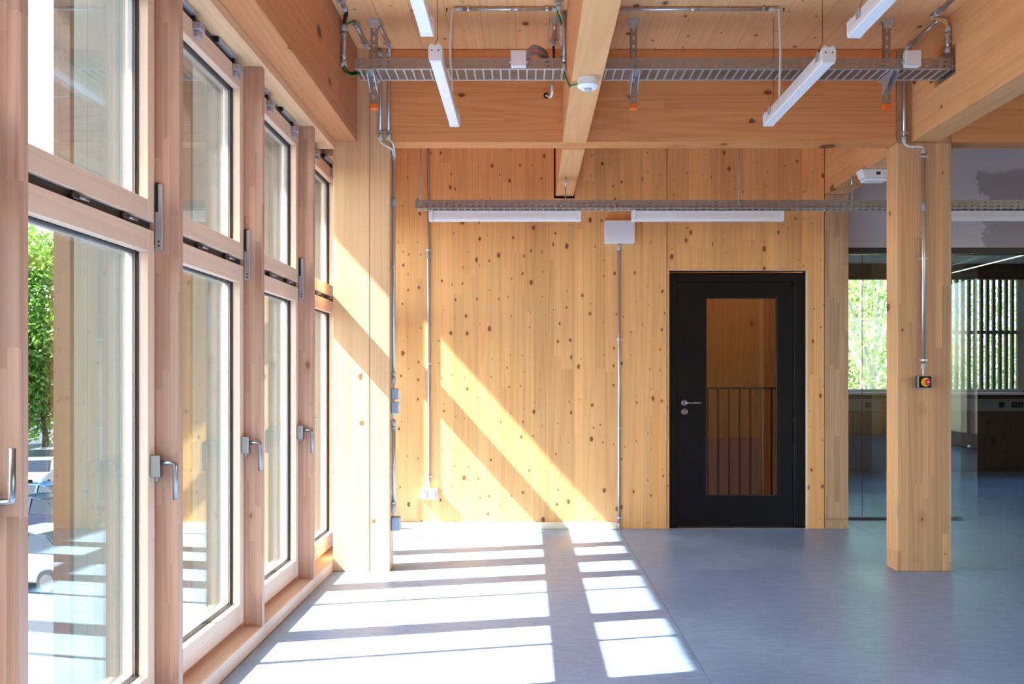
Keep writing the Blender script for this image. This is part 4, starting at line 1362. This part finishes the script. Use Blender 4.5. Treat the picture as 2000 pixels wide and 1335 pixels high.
gl_, gr_ = 'street trees outside the windows', 'trees outside the far window'
tree('street_tree', 'leafy green street tree behind the parked white hatchback', -27.7, 52.0, 3.4, (8.2, 5.0, 5.4), 46000, 0.17, 'leaf_green', 'bark_dark', 3, gl_)
tree('street_tree', 'dense street tree farther along behind the grey car', -41.0, 62.0, 3.2, (7.4, 5.0, 5.0), 26000, 0.2, 'leaf_green', 'bark_dark', 4, gl_)
tree('street_tree', 'street tree standing toward the wing wall', -12.0, 56.0, 3.2, (7.2, 4.6, 4.6), 22000, 0.2, 'leaf_green', 'bark_dark', 5, gl_)
tree('garden_tree', 'pale barked tree with light leaves behind the left part of the far window', 9.2, 24.5, 3.6, (6.2, 3.4, 4.6), 17000, 0.085, 'leaf_light', 'bark_pale', 11, gr_, 22, 0.26)
tree('garden_tree', 'light green tree behind the slat shutter', 16.8, 28.0, 3.4, (6.4, 3.8, 4.8), 22000, 0.10, 'leaf_light', 'bark_pale', 12, gr_, 16, 0.22)
tree('garden_tree', 'broad green tree closing the view behind the garden', 13.5, 39.0, 3.4, (7.0, 5.2, 5.4), 26000, 0.15, 'leaf_green', 'bark_dark', 13, gr_, 14, 0.22)
tree('garden_tree', 'far green tree at the edge of the garden', 27.0, 41.0, 3.4, (6.6, 5.0, 5.0), 20000, 0.16, 'leaf_green', 'bark_dark', 14, gr_, 12, 0.22)

# ------------------------------------------------------------------ parked cars
def car(label, x, y, ang, paint, hatch=True):
    """about 4 m long; local +x is forward"""
    t = thing('parked_car', (x, y, -3.7), label, 'car', 'cars parked in the street')
    t.rotation_euler = (0, 0, ang)
    Lh = 2.0 if hatch else 2.2

    def sub(name, me, mat, parent=t, loc=(0, 0, 0)):
        me.materials.append(MATS[mat])
        o = bpy.data.objects.new(name, me)
        COL.objects.link(o)
        o.parent = parent
        o.location = loc
        return o
    body = [(-Lh, 0.28), (-Lh - 0.04, 0.55), (-Lh + 0.04, 0.88), (-1.3, 0.93), (0.75, 0.92), (1.5, 0.84), (Lh - 0.05, 0.70), (Lh + 0.02, 0.45), (Lh - 0.05, 0.26)]
    if hatch:
        cab = [(-Lh + 0.08, 0.90), (-Lh + 0.42, 1.34), (-0.9, 1.40), (0.15, 1.38), (0.92, 0.90)]
    else:
        cab = [(-1.65, 0.90), (-1.0, 1.34), (-0.4, 1.40), (0.2, 1.37), (1.0, 0.90)]

    def ext(poly, w0, w1, zlo, zhi):
        bm = bmesh.new()
        vv = []
        for s_ in (-1, 1):
            vv.append([bm.verts.new((px_, s_ * (w0 + (w1 - w0) * max(0, min(1, (pz - zlo) / (zhi - zlo)))), pz)) for px_, pz in poly])
        bm.faces.new(vv[0])
        bm.faces.new(vv[1][::-1])
        k_ = len(poly)
        for i in range(k_):
            bm.faces.new((vv[0][i], vv[0][(i + 1) % k_], vv[1][(i + 1) % k_], vv[1][i]))
        bmesh.ops.recalc_face_normals(bm, faces=bm.faces)
        bmesh.ops.bevel(bm, geom=list(bm.edges), offset=0.035, segments=2, affect='EDGES')
        return bm_done(bm, 'car')
    sub('body', ext(body, 0.84, 0.80, 0.3, 0.9), paint)
    sub('glasshouse', ext(cab, 0.76, 0.60, 0.9, 1.4), 'car_glass')
    top_poly = [(cab[1][0] + 0.02, 1.33), (cab[2][0], 1.42), (cab[3][0], 1.40), (cab[3][0] + 0.06, 1.34)]
    sub('roof', ext(top_poly, 0.63, 0.59, 1.3, 1.42), paint)
    for s_ in (-1, 1):
        bm = bmesh.new()
        xm_ = -0.45
        vv = bm_box(bm, xm_ - 0.04, xm_ + 0.04, s_ * 0.70 - 0.07, s_ * 0.70 + 0.07, 0.9, 1.38)
        for q in vv[4:]:
            q.co.y -= s_ * 0.13
        sub('door_pillar', bm_done(bm, 'pillar'), paint)
        for wx in (-1.25, 1.25):
            c = Vector((wx, s_ * 0.76, 0.31))
            bm = bmesh.new()
            bmesh.ops.create_cone(bm, cap_ends=True, segments=20, radius1=0.31, radius2=0.31, depth=0.2, matrix=Matrix.Translation(c) @ Matrix.Rotation(math.pi / 2, 4, 'X'))
            wh = sub('wheel', bm_done(bm, 'wheel'), 'tyre')
            bm = bmesh.new()
            bmesh.ops.create_cone(bm, cap_ends=True, segments=14, radius1=0.2, radius2=0.17, depth=0.03, matrix=Matrix.Translation(c + Vector((0, s_ * 0.11, 0))) @ Matrix.Rotation(math.pi / 2, 4, 'X'))
            sub('hub_cap', bm_done(bm, 'hub'), 'brushed_steel', wh)
        for nm, xx, mt in (('headlamp', Lh - 0.06, 'headlamp'), ('tail_light', -Lh - 0.0, 'red_plastic')):
            bm = bmesh.new()
            bm_box(bm, xx - 0.05, xx + 0.05, s_ * 0.62 - 0.16, s_ * 0.62 + 0.16, 0.58, 0.76)
            bmesh.ops.bevel(bm, geom=list(bm.edges), offset=0.02, segments=1, affect='EDGES')
            sub(nm, bm_done(bm, nm), mt)
    bm = bmesh.new()
    bm_box(bm, Lh - 0.03, Lh + 0.03, -0.42, 0.42, 0.56, 0.70)
    sub('grille', bm_done(bm, 'grille'), 'black_paint')
    for xx in (Lh + 0.0, -Lh - 0.05):
        bm = bmesh.new()
        bm_box(bm, xx - 0.02, xx + 0.04, -0.26, 0.26, 0.38, 0.49)
        sub('number_plate', bm_done(bm, 'plate'), 'white_plastic')
    return t


GZ = EYE + 3.7


def car_at(px, py, ang, label, paint, hatch=True):
    s_ = (py - VY) / GZ
    car(label, (px - VX) / s_, FPX / s_, ang, paint, hatch)


car_at(72, 958, math.radians(-78), 'white hatchback parked under the street tree', 'paint_white')
car_at(84, 930, math.radians(-78), 'dark grey car parked behind the white hatchback', 'paint_grey')
car_at(84, 1022, math.radians(160), 'bright blue car parked in the middle of the street row', 'paint_blue', False)
car_at(62, 1056, math.radians(170), 'dark navy car parked in front of the blue one', 'paint_navy', False)
car_at(62, 1142, math.radians(165), 'silver car with red tail light parked nearest the building', 'paint_silver', False)
